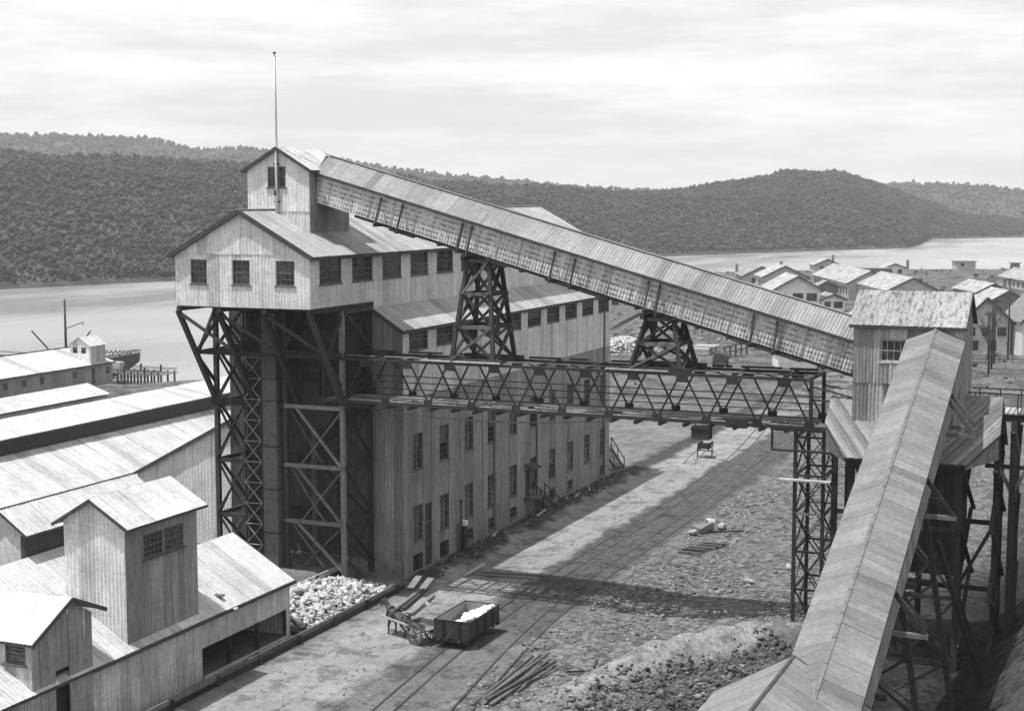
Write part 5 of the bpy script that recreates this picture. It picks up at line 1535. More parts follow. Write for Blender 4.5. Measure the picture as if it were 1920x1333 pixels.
fence('rail_fence', 'long rail fence across the open land beyond the white shed', cw(35, 290), cw(62, 320), 16)
fence('rail_fence', 'far rail fence on the bank below the lone block huts', cw(140, 470), cw(200, 500), 22)

def tree(name, label, base, h):
    t = thing(name, label, 'tree', base)
    r_ = random.Random(4)
    def grow(p, d, L, w, lev, par):
        q = p + d * L
        o = beam(par, 'trunk' if lev == 0 else 'limb', TIMBER_MID, p, q, w)
        if lev < 4:
            for k in range(3 if lev else 4):
                nd = (d + V((r_.uniform(-1, 1), r_.uniform(-1, 1), r_.uniform(-.1, .8))) * .75).normalized()
                grow(q if k else p + d * L * .75, nd, L * r_.uniform(.55, .8), w * .6, lev + 1, par)
    grow(V(base), V((0, 0, 1)), h * .33, .35, 0, t)
tree('bare_tree', 'leafless tree in front of the two storey pale house', cw(77.5, 246, 0), 9.5)
for i, (l, d, h, lb) in enumerate(((71.3, 226, 9.5, 'leftmost dark pole right of the junction tower'), (73.6, 232, 11, 'second dark pole right of the junction tower'), (76.5, 240, 10.5, 'third dark pole right of the junction tower'), (81.0, 247, 13.5, 'tall pole at the corner between the two storey houses'))):
    t = thing('telegraph_pole', lb, 'pole', cw(l, d, 0), 'poles by the two storey houses')
    lathe(t, 'pole', TIMBER, cw(l, d, -.3), [(.16, 0), (.13, h * .6), (.1, h)], 8)
    beam(t, 'crossarm', TIMBER, cw(l - .9, d, h - .6), cw(l + .9, d, h - .6), .12)

fe = thing('footbridge_rail', 'short post and rail fence by the road below the gallery', 'fence', (-63, 245, 0))
fa, fb = V((-63.6, 240.5, 0)), V((-62.3, 250, 0))
for i in range(5):
    p = fa.lerp(fb, i / 4)
    beam(fe, 'post', TIMBER, p, p + V((0, 0, 2.1)), .22)
for z in (1.1, 2.0):
    beam(fe, 'rail', TIMBER, fa + V((0, 0, z)), fb + V((0, 0, z)), .14)

# ------------------------------------------------------------------ haze
def haze():
    me = bpy.data.meshes.new('haze')
    bm = bmesh.new()
    bmesh.ops.create_cube(bm, size=1)
    bm.to_mesh(me)
    bm.free()
    mt = bpy.data.materials.new('haze_air')
    mt.use_nodes = True
    nt = mt.node_tree
    nt.nodes.clear()
    out = nt.nodes.new('ShaderNodeOutputMaterial')
    pv = nt.nodes.new('ShaderNodeVolumePrincipled')
    pv.inputs['Color'].default_value = (.985, .985, .985, 1)
    pv.inputs['Density'].default_value = 0.00018
    pv.inputs['Anisotropy'].default_value = 0.2
    nt.links.new(pv.outputs[0], out.inputs['Volume'])
    me.materials.append(mt)
    o = put('haze', me, Matrix.Translation((0, 1250, 60)) @ Matrix.Diagonal((8200, 5800, 150, 1)))
    tag(o, kind='stuff')
haze()

# ------------------------------------------------------------------ railway tracks
def rail_x(ys, xs):
    ys, xs = np.array(ys, float), np.array(xs, float)
    def f(y):
        return float(np.interp(y, ys, xs))
    def smooth(y):
        return sum(f(y + d) for d in np.linspace(-7, 7, 15)) / 15
    return smooth
tr1 = rail_x([40, 60, 68, 82, 98, 122, 150, 175, 230], [-33.0, -35.0, -36.0, -37.35, -37.75, -37.7, -38.6, -41.5, -50])
tr2 = rail_x([40, 60, 69, 80, 91, 104, 127, 152, 175, 230], [-29.5, -31.0, -32.2, -33.8, -34.75, -34.9, -34.85, -35.4, -37.4, -45])
for fn, lab in ((tr1, 'narrow railway track running under the wagon along the mill'), (tr2, 'second railway track, on the open side away from the mill')):
    t = thing('railway_track', lab, 'railway track', (fn(90), 90, 0), 'railway tracks in the yard')
    for off in (0, 1.07):
        vs_, fs_ = [], []
        yy = np.arange(46, 225, 1.5)
        for y in yy:
            x = fn(y) + off
            for dx, dz in ((-.05, -.12), (-.05, .05), (.05, .05), (.05, -.12)):
                vs_.append((x + dx, y, dz))
        for i in range(len(yy) - 1):
            for k in range(4):
                fs_.append((i * 4 + k, i * 4 + (k + 1) % 4, i * 4 + 4 + (k + 1) % 4, i * 4 + 4 + k))
        solid(t, 'rail', RAILM, vs_, fs_)

# ------------------------------------------------------------------ rock helper
def ico(sub=1):
    bm = bmesh.new()
    bmesh.ops.create_icosphere(bm, subdivisions=sub, radius=1)
    v = np.array([x.co for x in bm.verts])
    f = np.array([[y.index for y in x.verts] for x in bm.faces])
    bm.free()
    return v, f
IV, IF = ico(1)
def rocks(name, mt, pos, rad, flat=.7, seed=1):
    r = np.random.default_rng(seed)
    n = len(pos)
    v = np.broadcast_to(IV, (n,) + IV.shape).copy()
    v *= 1 + np.clip(r.normal(0, .3, (n, len(IV), 1)), -.55, .6)
    ang = r.uniform(0, 6.28, n)
    st = r.uniform(.55, 1.45, (n, 3)) * np.array([1, 1, flat])
    v *= st[:, None, :]
    c, s_ = np.cos(ang)[:, None], np.sin(ang)[:, None]
    x, y = v[:, :, 0] * c - v[:, :, 1] * s_, v[:, :, 0] * s_ + v[:, :, 1] * c
    v[:, :, 0], v[:, :, 1] = x, y
    v = v * np.asarray(rad)[:, None, None] + np.asarray(pos)[:, None, :]
    f = (IF[None] + (np.arange(n) * len(IV))[:, None, None]).reshape(-1, 3)
    return np_mesh(name, v.reshape(-1, 3), f, mt)

def rock_mat(name, lo, hi):
    def b(nt, bs):
        w = world_vec(nt)
        v = nt.nodes.new('ShaderNodeTexVoronoi')
        v.inputs['Scale'].default_value = 3.2
        nt.links.new(w, v.inputs['Vector'])
        sc = nt.nodes.new('ShaderNodeSeparateColor')
        nt.links.new(v.outputs['Color'], sc.inputs[0])
        t = mapr(nt, sc.outputs[0], 0, 1, lo, hi)
        setcol(nt, bs, mth(nt, 'MULTIPLY', t, mapr(nt, noise(nt, w, 7, 3), .3, .7, .7, 1.2)), .95, .1)
    return mat(name, b)
LIME = rock_mat('limestone_lumps', .20, .56)
RUBBLE = rock_mat('rubble_mixed', .07, .26)
RUBBLE_DK = rock_mat('rubble_dark', .03, .14)

# stone heap behind the low plank wall
r = np.random.default_rng(8)
def heap_h(x, y):
    a = np.clip((x + 50.0) / 4.6, 0, 1)
    prof = np.interp(y, [76.6, 78, 80, 83, 86, 88, 89.3], [.9, 1.15, 1.35, 1.45, 1.1, .5, .1])
    return prof * np.interp(a, [0, .3, .8, 1.0], [.75, 1.0, .55, .3])
n = 1500
X = r.uniform(-49.9, -45.55, n); Y = r.uniform(76.8, 89.0, n)
keep = r.random(n) < np.interp(Y, [76, 86, 89], [1, .9, .2])
X, Y = X[keep], Y[keep]
pos = np.stack([X, Y, heap_h(X, Y) + r.uniform(-.08, .1, len(X))], 1)
o = put('stone_pile', rocks('stone_pile', LIME, pos, .06 + .2 * r.random(len(X)) ** 1.6, .8, 3), Matrix.Identity(4))
tag(o, 'heap of pale broken limestone against the end of the lime shed', 'stone heap', kind='stuff')
gx2, gy2 = np.meshgrid(np.linspace(-49.95, -45.5, 18), np.linspace(76.7, 89.1, 40))
k = 18
ii = (np.arange(39)[:, None] * k + np.arange(17)[None, :]).ravel()
hm = np_mesh('heap_core', np.stack([gx2, gy2, heap_h(gx2, gy2) - .2], -1).reshape(-1, 3), np.stack([ii, ii + 1, ii + k + 1, ii + k], 1), RUBBLE_DK, True)
put('heap_core', hm, Matrix.Identity(4), o)

# low plank walls
def plank_wall(name, label, x, y0, y1, z0, z1, top, n=3):
    t = thing(name, label, 'retaining wall', (x, y0, z0))
    h = (z1 - z0) / n
    y = y0
    while y < y1:
        ye = min(y + 4.2, y1)
        for i in range(n):
            beam(t, 'plank', top if i == n - 1 else TIMBER, (x + random.uniform(-.02, .02), y + .02, z0 + h * (i + .5)), (x + random.uniform(-.02, .02), ye - .02, z0 + h * (i + .5)), .1, h * .94)
        beam(t, 'post', TIMBER, (x + .12, y + .1, z0 - .3), (x + .12, y + .1, z1 - .03), .16)
        y = ye
    return t
plank_wall('plank_wall', 'low dark plank wall along the road in front of the pale stone heap', -45.35, 58.5, 89.2, -.2, .62, TIMBER_MID)
plank_wall('plank_wall', 'plank wall with pale top board at the foot of the timber tower', -49.97, 77.0, 89.6, -.1, 1.35, TIMBER_PALE, 4)

# ------------------------------------------------------------------ goods wagon with its load
wg = thing('goods_wagon', 'dark open goods wagon half full of white lime standing on the track', 'wagon', (-36.65, 80.2, 0))
WX0, WX1, WY0, WY1, WF, WT = -37.8, -35.5, 78.05, 82.5, .72, 1.62
ip = wood('wagon_inner_boards', .2, .3)
box(wg, 'floor', TIMBER, WX0, WX1, WY0, WY1, WF - .08, WF)
for i in range(3):
    z = WF + .01 + i * .3
    for x, s in ((WX0, 1), (WX1, -1)):
        box(wg, 'side_plank', WAGON, x, x + s * .05, WY0 + .05, WY1 - .05, z, z + .29)
        box(wg, 'lining_plank', ip, x + s * .055, x + s * .08, WY0 + .1, WY1 - .1, z, z + .29)
    for y, s in ((WY0, 1), (WY1, -1)):
        box(wg, 'end_plank', WAGON, WX0 + .02, WX1 - .02, y, y + s * .05, z, z + .29)
        box(wg, 'lining_plank', ip, WX0 + .09, WX1 - .09, y + s * .055, y + s * .08, z, z + .29)
for x in (-37.15, -36.15):
    box(wg, 'end_stanchion', STEEL, x - .06, x + .06, WY0 - .09, WY0 - .004, .45, WT + .02)
    box(wg, 'end_stanchion', STEEL, x - .06, x + .06, WY1 + .004, WY1 + .09, .45, WT + .02)
for y in (79.2, 80.3, 81.4):
    for x, s in ((WX0, -1), (WX1, 1)):
        box(wg, 'side_stanchion', STEEL, x + s * .004, x + s * .07, y - .05, y + .05, .5, WT)
for x in (WX0 + .02, WX1 - .02):
    beam(wg, 'top_rail', STEEL, (x, WY0, WT + .02), (x, WY1, WT + .02), .08, .05)
for y in (WY0 + .02, WY1 - .02):
    beam(wg, 'top_rail', STEEL, (WX0, y, WT + .025), (WX1, y, WT + .025), .08, .05)
for x in (WX0 + .35, WX1 - .35):
    box(wg, 'sole_bar', STEEL, x - .07, x + .07, WY0 - .1, WY1 + .1, .42, .63)
for y in (WY0, WY1):
    box(wg, 'headstock', STEEL, WX0 + .05, WX1 - .05, y - .08, y + .08, .4, .64)
def wheel_disc(parent, name, c, rad, w, mt, axis=(1, 0, 0), spokes=0):
    q = V((0, 0, 1)).rotation_difference(V(axis)).to_matrix().to_4x4()
    seg = 22
    vs_, fs_ = [], []
    inner = rad * (.84 if spokes else .8)
    for rr_, z in ((rad, -w / 2), (rad, w / 2), (inner, w / 2), (inner, -w / 2)):
        for k_ in range(seg):
            a = 2 * math.pi * k_ / seg
            vs_.append((rr_ * math.cos(a), rr_ * math.sin(a), z))
    for i in range(4):
        for k_ in range(seg):
            k2 = (k_ + 1) % seg
            fs_.append((i * seg + k_, i * seg + k2, ((i + 1) % 4) * seg + k2, ((i + 1) % 4) * seg + k_))
    M = Matrix.Translation(V(c)) @ q
    o = put(name, pymesh(name, vs_, fs_, mt), M, parent)
    hv, hf = [], []
    if spokes:
        for k_ in range(spokes):
            a = math.pi * 2 * k_ / spokes
            d = M.to_3x3() @ V((math.cos(a), math.sin(a), 0))
            beam(o, 'spoke', mt, V(c) + d * .05, V(c) + d * inner * 1.02, .05, .06)
        lathe(o, 'hub', mt, (0, 0, 0), [(.04, -.16), (.1, -.1), (.1, .1), (.05, .17)], 12).matrix_basis = M
        WM[o.name] = M
    else:
        d = lathe(o, 'web', mt, (0, 0, 0), [(inner, -.02), (inner, .02), (.06, .05)], 16)
        d.matrix_basis = M
    return o
for y in (79.05, 81.5):
    for x in (-37.18, -36.12):
        wheel_disc(wg, 'wheel', (x, y, .42), .36, .1, STEEL)
    beam(wg, 'axle', STEEL, (-37.3, y, .42), (-36.0, y, .42), .1)
for x in (-37.3, -36.0):
    lathe(wg, 'buffer', STEEL, (x, WY0 - .08, .52), [(.06, 0), (.06, .25), (.14, .26), (.14, .31)], 10, Matrix.Rotation(R(90), 4, 'X'))
beam(wg, 'brake_lever', TIMBER_MID, (-37.0, WY0 - .12, .5), (-36.55, WY0 - .14, 1.15), .04)
r = np.random.default_rng(3)
n = 620
lx_, ly_ = r.uniform(-37.2, -35.65, n), r.uniform(78.5, 82.2, n)
lz = 1.0 + .58 * np.clip((lx_ + 37.2) / 1.5, 0, 1) + .12 * np.sin(ly_ * 2.1) + r.uniform(-.05, .06, n)
wl_ = rock_mat('burnt_lime', .6, .82)
o = put('lime_load', rocks('lime_load', wl_, np.stack([lx_, ly_, lz], 1), r.uniform(.07, .15, n), .8, 5), Matrix.Identity(4))
tag(o, 'bright white lime lumps heaped along one side inside the goods wagon', 'lime', kind='stuff')

# ------------------------------------------------------------------ horse and cart
HD = V((-.936, .351, 0)).normalized()                     # the way the horse faces
HS = V((0, 0, 1)).cross(HD)
axle = V((-38.9, 77.9, 0)) - HS * .62
if axle.y < 77.9: axle = V((-38.9, 77.9, 0)) + HS * .62
AXC = V((-38.72, 78.5, 0))
def HP(a, b, z):
    return AXC + HD * a + HS * b + V((0, 0, z))
ct = thing('horse_cart', 'two wheeled tip cart with spoked wheels drawn up against the goods wagon', 'cart', AXC)
for s in (-1, 1):
    wheel_disc(ct, 'wheel', HP(0, s * .68, .65), .65, .09, TIMBER_MID, HS, 12)
    beam(ct, 'shaft', TIMBER_PALE if s > 0 else TIMBER_MID, HP(-.7, s * .44, .88), HP(3.1, s * .42, 1.12), .08, .1)
    for i in range(2):
        beam(ct, 'side_board', TIMBER_MID, HP(-.75, s * .52, 1.02 + i * .2), HP(.75, s * .52, 1.02 + i * .2), .04, .19)
beam(ct, 'axle', STEEL, HP(0, -.8, .65), HP(0, .8, .65), .09)
beam(ct, 'front_board', TIMBER_MID, HP(.76, -.5, 1.1), HP(.76, .5, 1.1), .04, .36)
for i in range(6):
    beam(ct, 'floor_board', TIMBER_GREY, HP(-.75, -.42 + i * .168, .93), HP(.75, -.42 + i * .168, .93), .155, .04)

def horse():
    HC = HP(2.15, 0, 0)
    t = thing('horse', 'dark harnessed draught horse standing in the shafts of the cart', 'horse', HC)
    pts = {'pel': (-.55, 0, 1.3, .29), 'bel': (-.02, 0, 1.2, .335), 'che': (.46, 0, 1.24, .30), 'nb': (.72, 0, 1.45, .215), 'nm': (.98, 0, 1.75, .15), 'pol': (1.14, 0, 1.98, .115),
           'fac': (1.34, 0, 1.82, .105), 'muz': (1.52, 0, 1.58, .075)}
    ed = [('pel', 'bel'), ('bel', 'che'), ('che', 'nb'), ('nb', 'nm'), ('nm', 'pol'), ('pol', 'fac'), ('fac', 'muz')]
    for s, k in ((-1, 'l'), (1, 'r')):
        st = .12 * s
        pts.update({k + 'e': (1.1, .08 * s, 2.15, .028), k + 's': (.48, .19 * s, 1.0, .13), k + 'k': (.52 + st, .19 * s, .56, .068), k + 'f': (.5 + st, .18 * s, .15, .05), k + 'h': (.57 + st, .18 * s, .05, .07),
                    k + 'hi': (-.6, .2 * s, 1.02, .17), k + 'st': (-.44, .2 * s, .8, .12), k + 'ho': (-.74 - st, .2 * s, .5, .07), k + 'hf': (-.66 - st, .19 * s, .15, .05), k + 'hh': (-.58 - st, .19 * s, .05, .07)})
        ed += [('pol', k + 'e'), ('che', k + 's'), (k + 's', k + 'k'), (k + 'k', k + 'f'), (k + 'f', k + 'h'), ('pel', k + 'hi'), (k + 'hi', k + 'st'), (k + 'st', k + 'ho'), (k + 'ho', k + 'hf'), (k + 'hf', k + 'hh')]
    names = list(pts)
    bm = bmesh.new()
    sk = bm.verts.layers.skin.verify()
    bv = {}
    for q in names:
        x, y, z, rr_ = pts[q]
        v = bm.verts.new((x, y, z))
        v[sk].radius = (rr_, rr_)
        v[sk].use_root = q == 'pel'
        bv[q] = v
    for a, b in ed:
        bm.edges.new((bv[a], bv[b]))
    me = bpy.data.meshes.new('horse_body')
    bm.to_mesh(me)
    bm.free()
    me.materials.append(HIDE)
    M = Matrix.Identity(4)
    for i, ax in enumerate((HD, HS, V((0, 0, 1)))):
        for j in range(3):
            M[j][i] = ax[j]
    M.translation = HC
    o = put('body', me, M, t)
    o.modifiers.new('skin', 'SKIN')
    ss = o.modifiers.new('sub', 'SUBSURF')
    ss.levels = ss.render_levels = 2
    W = lambda x, y, z: M @ V((x, y, z))
    HAIR = plain('horse_hair', .02, .7)
    for a, b, w in (((-.82, 0, 1.42), (-.96, 0, 1.15), .13), ((-.96, 0, 1.18), (-1.0, 0, .7), .15), ((-1.0, 0, .74), (-.97, 0, .45), .08)):
        beam(t, 'tail', HAIR, W(*a), W(*b), w, w * .8)
    for i in range(5):
        f = i / 4
        a = V((.72, 0, 1.68)).lerp(V((1.08, 0, 2.1)), f)
        beam(t, 'mane', HAIR, W(a.x, 0, a.z), W(a.x - .08, .12, a.z - .22), .1, .06)
    LE = plain('harness_leather', .03, .5)
    def ring(name, c, rx, rz, w, tilt, mt):
        vs_, fs_ = [], []
        seg = 18
        for k_ in range(seg):
            a = 2 * math.pi * k_ / seg
            for dr, dx in ((0, -w / 2), (.05, -w / 2), (.05, w / 2), (0, w / 2)):
                y, z = (rx + dr) * math.cos(a), (rz + dr) * math.sin(a)
                vs_.append(W(c[0] + dx - z * tilt, y, c[2] + z))
        for k_ in range(seg):
            k2 = (k_ + 1) % seg
            for j in range(4):
                fs_.append((k_ * 4 + j, k_ * 4 + (j + 1) % 4, k2 * 4 + (j + 1) % 4, k2 * 4 + j))
        solid(t, name, mt, vs_, fs_)
    ring('collar', (.66, 0, 1.33), .25, .36, .12, .35, LE)
    ring('saddle', (.12, 0, 1.2), .36, .37, .22, 0, LE)
    ring('breeching', (-.7, 0, 1.18), .31, .33, .1, .2, LE)
    ring('bridle', (1.28, 0, 1.87), .11, .12, .04, -.6, LE)
horse()

# ------------------------------------------------------------------ loose timber, poles, boulders, rubble
def gzf(x, y):
    return float(ground_z(np.array([x]), np.array([y]))[0])

pp = [((-31.4, 69.6), (-31.6, 78.2)), ((-31.15, 69.8), (-31.3, 78.5)), ((-30.9, 69.5), (-30.95, 78.0)), ((-30.7, 70.0), (-30.5, 77.9)), ((-30.5, 69.7), (-30.1, 77.7)), ((-30.75, 69.9), (-29.8, 77.2)), ((-30.95, 70.1), (-30.7, 78.4))]
plab = ['leftmost', 'second from left', 'third from left', 'fourth from left', 'fifth from left', 'rightmost', 'topmost']
for i, (a, b) in enumerate(pp):
    za, zb_ = max(gzf(*a), gzf(*b)), 0
    h = .1 + max(gzf(*a), gzf(*b), gzf((a[0] + b[0]) / 2, (a[1] + b[1]) / 2)) + (.2 if i > 4 else 0)
    p, q = V((a[0], a[1], h)), V((b[0], b[1], h + .04))
    d = (q - p)
    rot = V((0, 0, 1)).rotation_difference(d).to_matrix().to_4x4()
    o = lathe(None, 'round_pole', TIMBER_MID, p, [(.1, 0), (.095, d.length * .5), (.075, d.length)], 9, rot)
    tag(o, plab[i] + ' of the bundled round poles lying beside the tracks', 'pole', 'bundle of round poles')

def plank(label, a, b, w, h, mt, z=0.06, za=0, zb2=0):
    o = beam(None, 'loose_plank', mt, (a[0], a[1], gzf(*a) + z + za), (b[0], b[1], gzf(*b) + z + zb2), w, h)
    return tag(o, label, 'plank', 'loose planks around the yard')
plank('longest squared beam lying behind the horse', (-43.3, 83.8), (-44.1, 90.3), .22, .2, TIMBER_GREY, .15)
plank('dark squared beam lying close beside the longest beam', (-42.9, 84.2), (-43.7, 89.0), .22, .2, TIMBER, .12)
plank('short pale beam lying between horse and wagon', (-41.9, 83.4), (-42.6, 88.0), .2, .18, TIMBER_GREY, .12)
plank('wide white board tilted up near the mill corner', (-44.6, 88.6), (-44.85, 90.4), .45, .05, HOUSE_WALL_WH, .3, .0, .35)
plank('second white board leaning beside the first near the mill corner', (-43.8, 88.8), (-44.0, 90.5), .45, .05, HOUSE_WALL_WH, .28, .0, .3)
plank('pale crooked plank in the shade by the mill doorway', (-42.9, 93.7), (-42.6, 96.2), .2, .08, TIMBER_PALE, .15, 0, .25)
plank('long plank lying across the bridge shadow', (-42.4, 95.2), (-37.9, 96.0), .24, .07, TIMBER_MID, .08)
plank('thin plank beside the long plank in the bridge shadow', (-42.6, 94.4), (-38.4, 95.0), .16, .07, TIMBER_MID, .08)
plank('dark plank on the rough ground by the boulders', (-31.2, 114.2), (-28.6, 115.0), .22, .1, TIMBER, .15)
plank('pale stick poking out beside the crusher house roof', (-17.2, 78.2), (-15.2, 77.6), .1, .1, TIMBER_PALE, .4)
plank('dark stick lying on the dusty spoil right of the poles', (-28.9, 76.6), (-26.9, 75.4), .12, .1, TIMBER, .12)
plank('short dark stake standing in the spoil heap', (-26.8, 75.6), (-26.6, 74.6), .14, .14, TIMBER, .1, .55, 0)
plank('dark board against the lime shed floor edge', (-45.9, 69.8), (-46.2, 72.5), .14, .1, TIMBER, .2)
plank('pale board lying under the lime shed opening', (-45.7, 66.6), (-45.9, 68.6), .3, .06, TIMBER_PALE, .12)
plank('pale timber at the near end of the low plank wall', (-45.9, 64.2), (-45.95, 66.3), .25, .1, TIMBER_PALE, .15)
r_ = random.Random(12)
ORD = 'first second third fourth fifth sixth seventh eighth ninth tenth eleventh twelfth thirteenth fourteenth fifteenth sixteenth'.split()
for i in range(16):
    y = 97 + i * 2.15 + r_.uniform(-.5, .5)
    x = -45.0 + r_.uniform(-.3, .6)
    L, a = r_.uniform(.8, 2.4), r_.uniform(-.5, .5)
    mt = r_.choice((TIMBER, TIMBER_MID, TIMBER_MID, TIMBER_PALE))
    q = (x + math.sin(a) * L, y + math.cos(a) * L)
    o = beam(None, 'scrap_timber', mt, (x, y, gzf(x, y) + .1), (q[0], q[1], gzf(*q) + .1), r_.uniform(.08, .2), .08)
    tag(o, ORD[i] + ' scrap timber at the foot of the mill wall, counted from the near corner', 'scrap timber', 'scrap timber along the mill wall')

slp = thing('sleeper_stack', 'row of old sleepers laid side by side on the rough ground right of the tracks', 'sleepers', (-30.6, 108, 0))
for i in range(9):
    y = 106.4 + i * .52
    x = -31.4 + i * .12
    z = gzf(x + .8, y) + .12
    beam(slp, 'sleeper', TIMBER if i % 2 else TIMBER_MID, (x, y, z), (x + 1.75, y - .08, z + .02), .2, .14)

for i, (x, y, rr_, mt, lb) in enumerate(((-31.75, 114.2, 1.05, STONE_GREY, 'largest faceted boulder beside the tracks'), (-32.1, 112.9, .5, STONE_PALE, 'small white block just in front of the largest boulder'), (-31.9, 117.2, .55, STONE_PALE, 'pale slab behind the largest boulder'),
                                         (-30.7, 116.0, .5, STONE_GREY, 'dark lump right of the largest boulder'), (-22.6, 104.0, .45, STONE_PALE, 'pale boulder on the rough ground left of the pylon'), (-24.6, 100.2, .5, STONE_PALE, 'pale boulder at the edge of the bridge shadow'),
                                         (-42.1, 86.0, .3, STONE_PALE, 'pale stone on the ground beside the wagon'))):
    rr2 = np.random.default_rng(60 + i)
    bm = bmesh.new()
    for q in rr2.uniform(-1, 1, (16, 3)):
        q = q / max(abs(q).max(), .3) * rr2.uniform(.75, 1.0)
        bm.verts.new(q * np.array([1.05, .85, .7]) * rr_ * .85)
    res = bmesh.ops.convex_hull(bm, input=bm.verts)
    bmesh.ops.delete(bm, geom=[g_ for g_ in bm.verts if not g_.link_faces], context='VERTS')
    bme = bpy.data.meshes.new('boulder')
    bm.to_mesh(bme)
    bm.free()
    bme.materials.append(mt)
    o = put('boulder', bme, Matrix.Translation((x, y, gzf(x, y) + rr_ * .35)) @ Matrix.Rotation(i * 1.3, 4, 'Z'))
    tag(o, lb, 'boulder', 'boulders in the yard')

r = np.random.default_rng(77)
def scatter(n, x0, x1, y0, y1, rmin, rmax, fn=None):
    x, y = r.uniform(x0, x1, n), r.uniform(y0, y1, n)
    if fn is not None:
        k_ = r.random(n) < fn(x, y)
        x, y = x[k_], y[k_]
    z = ground_z(x, y)
    rad = rmin + (rmax - rmin) * r.random(len(x)) ** 3
    return np.stack([x, y, z + rad * .15], 1), rad
clump = lambda x, y: np.clip((fbm(x / 3.5, y / 3.5, 91) + .12) * 5, .06, 1)
p1, r1 = scatter(15000, -33, -14, 66, 150, .03, .2, clump)
p2, r2 = scatter(6000, -45.4, -32, 60, 150, .02, .09, lambda x, y: clump(x, y) * .5)
p4, r4 = scatter(1500, -90, -60, 215, 300, .08, .5, clump)
o = put('rubble', rocks('rubble', RUBBLE, np.concatenate([p1, p2, p4]), np.concatenate([r1, r2, r4]), .65, 9), Matrix.Identity(4))
tag(o, 'loose rubble and stones scattered over the rough yard', 'rubble', kind='stuff')
p3, r3 = scatter(9000, -27, -13, 66, 84, .04, .2, lambda x, y: np.clip((((x + 25.6) * .87 - (y - 74.8) * .5) - .5) / 1.2, 0, 1) * np.clip((-13 - x) / 2, 0, 1))
o = put('spoil_rubble', rocks('spoil_rubble', RUBBLE_DK, p3, r3, .7, 19), Matrix.Identity(4))
tag(o, 'dark broken rock covering the spoil heap in front of the crusher house', 'rubble', kind='stuff')
p5_, r5 = scatter(900, -46.3, -44.2, 92.5, 134, .05, .2, clump)
o = put('wall_debris', rocks('wall_debris', RUBBLE_DK, p5_, r5, .7, 29), Matrix.Identity(4))
tag(o, 'dark earth clods and debris along the foot of the mill', 'debris', kind='stuff')
hx, hy = r.normal(-85, 2.6, 600), r.normal(252, 5, 600)
hz_ = 1.8 * np.exp(-((hx + 85) / 3.5) ** 2 - ((hy - 252) / 7) ** 2)
o = put('lime_heap', rocks('lime_heap', STONE_PALE, np.stack([hx, hy, hz_], 1), r.uniform(.15, .4, 600), .7, 39), Matrix.Identity(4))
tag(o, 'whitish heap of waste lime beyond the far end of the mill', 'heap', kind='stuff')

# low scrub on the open land beyond the yard
n = 5200
sx_, sy_ = r.uniform(-200, 60, n), r.uniform(175, 600, n)
okk = (r.random(n) < np.clip((fbm(sx_ / 18, sy_ / 18, 101) + .05) * 4, .03, 1)) & (shore_dist(sx_, sy_) > 3)
okk &= ~((np.abs(sx_ + 62 + (sy_ - 230) * .22) < 6) | (sx_ < -125) & (sy_ < 245))
sx_, sy_ = sx_[okk], sy_[okk]
sr = r.uniform(.2, .5, len(sx_)) * np.interp(sy_, [180, 300, 450], [.6, 1, 1.6]) * (.6 + 1.0 * r.random(len(sx_)) ** 4)
o = put('scrub', rocks('scrub', FOREST, np.stack([sx_, sy_, ground_z(sx_, sy_) + sr * .3], 1), sr, .8, 49), Matrix.Identity(4))
tag(o, 'low dark scrub bushes dotted over the open land behind the yard', 'scrub', kind='stuff')

# ------------------------------------------------------------------ steps, small things at the mill, carts
def steps(label, x, y0, y1, zt, dirn, w):
    t = thing('wooden_steps', label, 'steps', (x, y0, 0), 'wooden steps at the mill')
    n = max(4, int(zt / .22))
    for i in range(n):
        f = (i + .5) / n
        y = y0 + (y1 - y0) * f
        box(t, 'tread', TIMBER_MID, x, x + w, y - .16, y + .16, zt * (1 - f) - .03, zt * (1 - f) + .03)
    for xx in (x + .04, x + w - .04):
        beam(t, 'stringer', TIMBER, (xx, y0, zt - .1), (xx, y1, 0), .06, .26)
        beam(t, 'handrail', TIMBER, (xx, y0, zt + .95), (xx, y1, .95), .07)
        for f in (0, .5, 1):
            y = y0 + (y1 - y0) * f
            beam(t, 'rail_post', TIMBER, (xx, y, zt * (1 - f) - .3), (xx, y, zt * (1 - f) + .98), .08)
    return t
st = steps('wooden steps from the hooded door in the middle of the mill wall', XR + .15, 114.9, 118.2, 1.75, 1, 1.1)
box(st, 'landing', TIMBER_MID, XR + .05, XR + 1.25, 113.2, 114.9, 1.66, 1.74)
for y in (113.3, 114.8):
    beam(st, 'post', TIMBER, (XR + 1.15, y, -.2), (XR + 1.15, y, 1.66), .14)
steps('wooden steps with handrail at the far corner of the mill', -47.6, 134.9, 138.8, 2.6, 1, 1.1)

spn = thing('standpipe', 'thin standpipe with a pale valve box against the mill wall', 'standpipe', (-46.25, 100.3, 0))
lathe(spn, 'pipe', STEEL, (-46.25, 100.3, -.1), [(.07, 0), (.07, 3.9)], 8)
lathe(spn, 'cap', STEEL, (-46.25, 100.3, 3.75), [(.12, 0), (.14, .1), (.05, .2)], 8)
box(spn, 'valve_box', HOUSE_WALL_WH, -46.35, -45.95, 100.35, 100.85, 2.0, 2.35)
box(spn, 'stand', TIMBER, -46.3, -46.0, 100.4, 100.8, 0, 1.95)

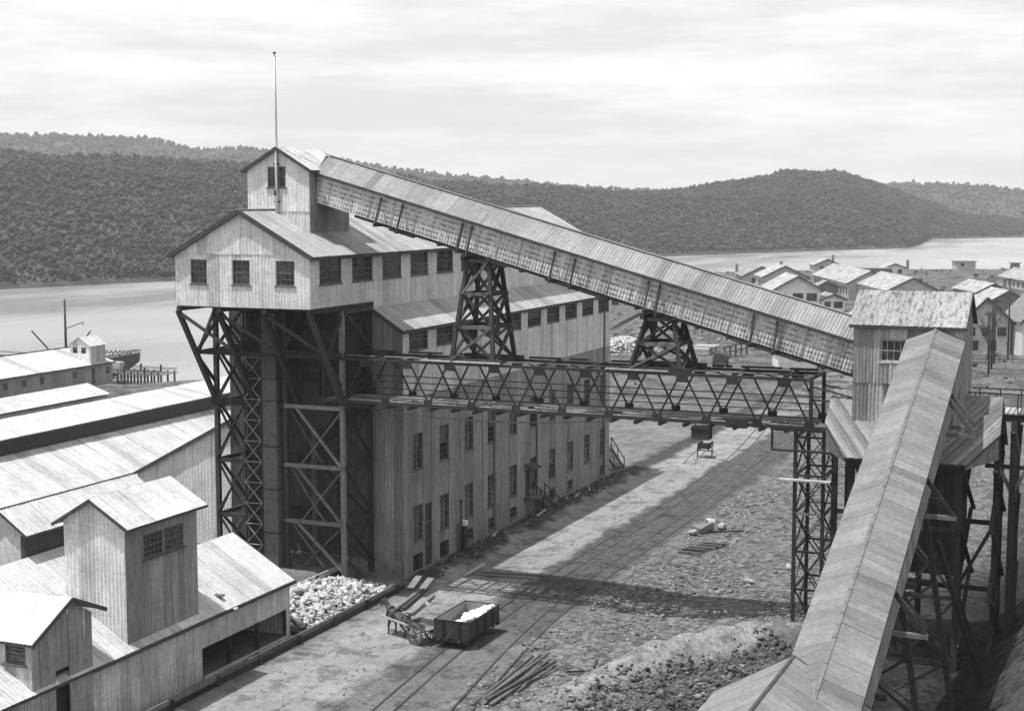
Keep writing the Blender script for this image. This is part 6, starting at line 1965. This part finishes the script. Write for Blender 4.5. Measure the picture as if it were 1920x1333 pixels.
skp = thing('hanging_box', 'dark plank box slung under the truss bridge above the road', 'box', (-24.4, 87.3, 12.2))
for i in range(4):
    box(skp, 'board', TIMBER, -24.95, -23.85, 86.95, 87.0, 11.72 + i * .21, 11.72 + i * .21 + .2)
box(skp, 'body', TIMBER, -24.93, -23.87, 87.0, 87.7, 11.72, 12.5)
for x in (-24.8, -24.0):
    beam(skp, 'hanger', STEEL, (x, 87.2, 12.5), (x, 87.2, 12.75), .06)
box(skp, 'cleat', STEEL, -25.0, -23.8, 86.9, 86.95, 12.3, 12.4)

tc2 = thing('tip_cart', 'empty tip cart resting on its shafts on the road beyond the bridge', 'cart', (-40.9, 147, 0))
for s in (-1, 1):
    wheel_disc(tc2, 'wheel', (-40.9 + s * .75, 147.5, .72), .72, .1, TIMBER_MID, (1, .25, 0), 12)
    p0 = V((-40.9 + s * .45, 147.8, .95))
    beam(tc2, 'shaft', TIMBER_GREY, p0, (-41.15 + s * .5, 145.2, .62), .1, .1)
    beam(tc2, 'shaft', TIMBER_GREY, (-41.15 + s * .5, 145.2, .62), (-41.3 + s * .55, 143.2, .08), .09, .09)
    beam(tc2, 'side_board', TIMBER, (-40.9 + s * .55, 146.9, 1.3), (-40.9 + s * .55, 148.7, 1.3), .05, .55)
beam(tc2, 'axle', STEEL, (-41.8, 147.5, .72), (-40.0, 147.5, .72), .1)
box(tc2, 'front_board', TIMBER, -41.45, -40.35, 146.85, 146.92, 1.0, 1.6)
box(tc2, 'floor', TIMBER, -41.45, -40.35, 146.9, 148.7, .98, 1.04)

cc = thing('covered_cart', 'dark round topped covered cart on the far road above the bridge', 'cart', (-61, 228.2, 0))
arch = [(-1.0, .8), (1.0, .8), (1.0, 1.7), (.75, 2.15), (0, 2.35), (-.75, 2.15), (-1.0, 1.7)]
prism(cc, 'body', WAGON, [(-61 + a, 227.4, b) for a, b in arch], (0, 2.0, 0))
for s in (-1, 1):
    wheel_disc(cc, 'wheel', (-61 + s * 1.08, 228.4, .6), .6, .1, STEEL, (1, 0, 0), 8)
beam(cc, 'axle', STEEL, (-62.1, 228.4, .6), (-59.9, 228.4, .6), .1)
sst = thing('timber_stack', 'stack of sawn timber beside the far road under the gallery', 'timber stack', (-70, 250, 0))
for i in range(7):
    for k_ in range(3):
        box(sst, 'board', random.choice((TIMBER_MID, TIMBER_PALE)), -72 + k_ * .05, -67.8, 246 + i * 1.1, 246.9 + i * 1.1, .1 + k_ * .35, .38 + k_ * .35)
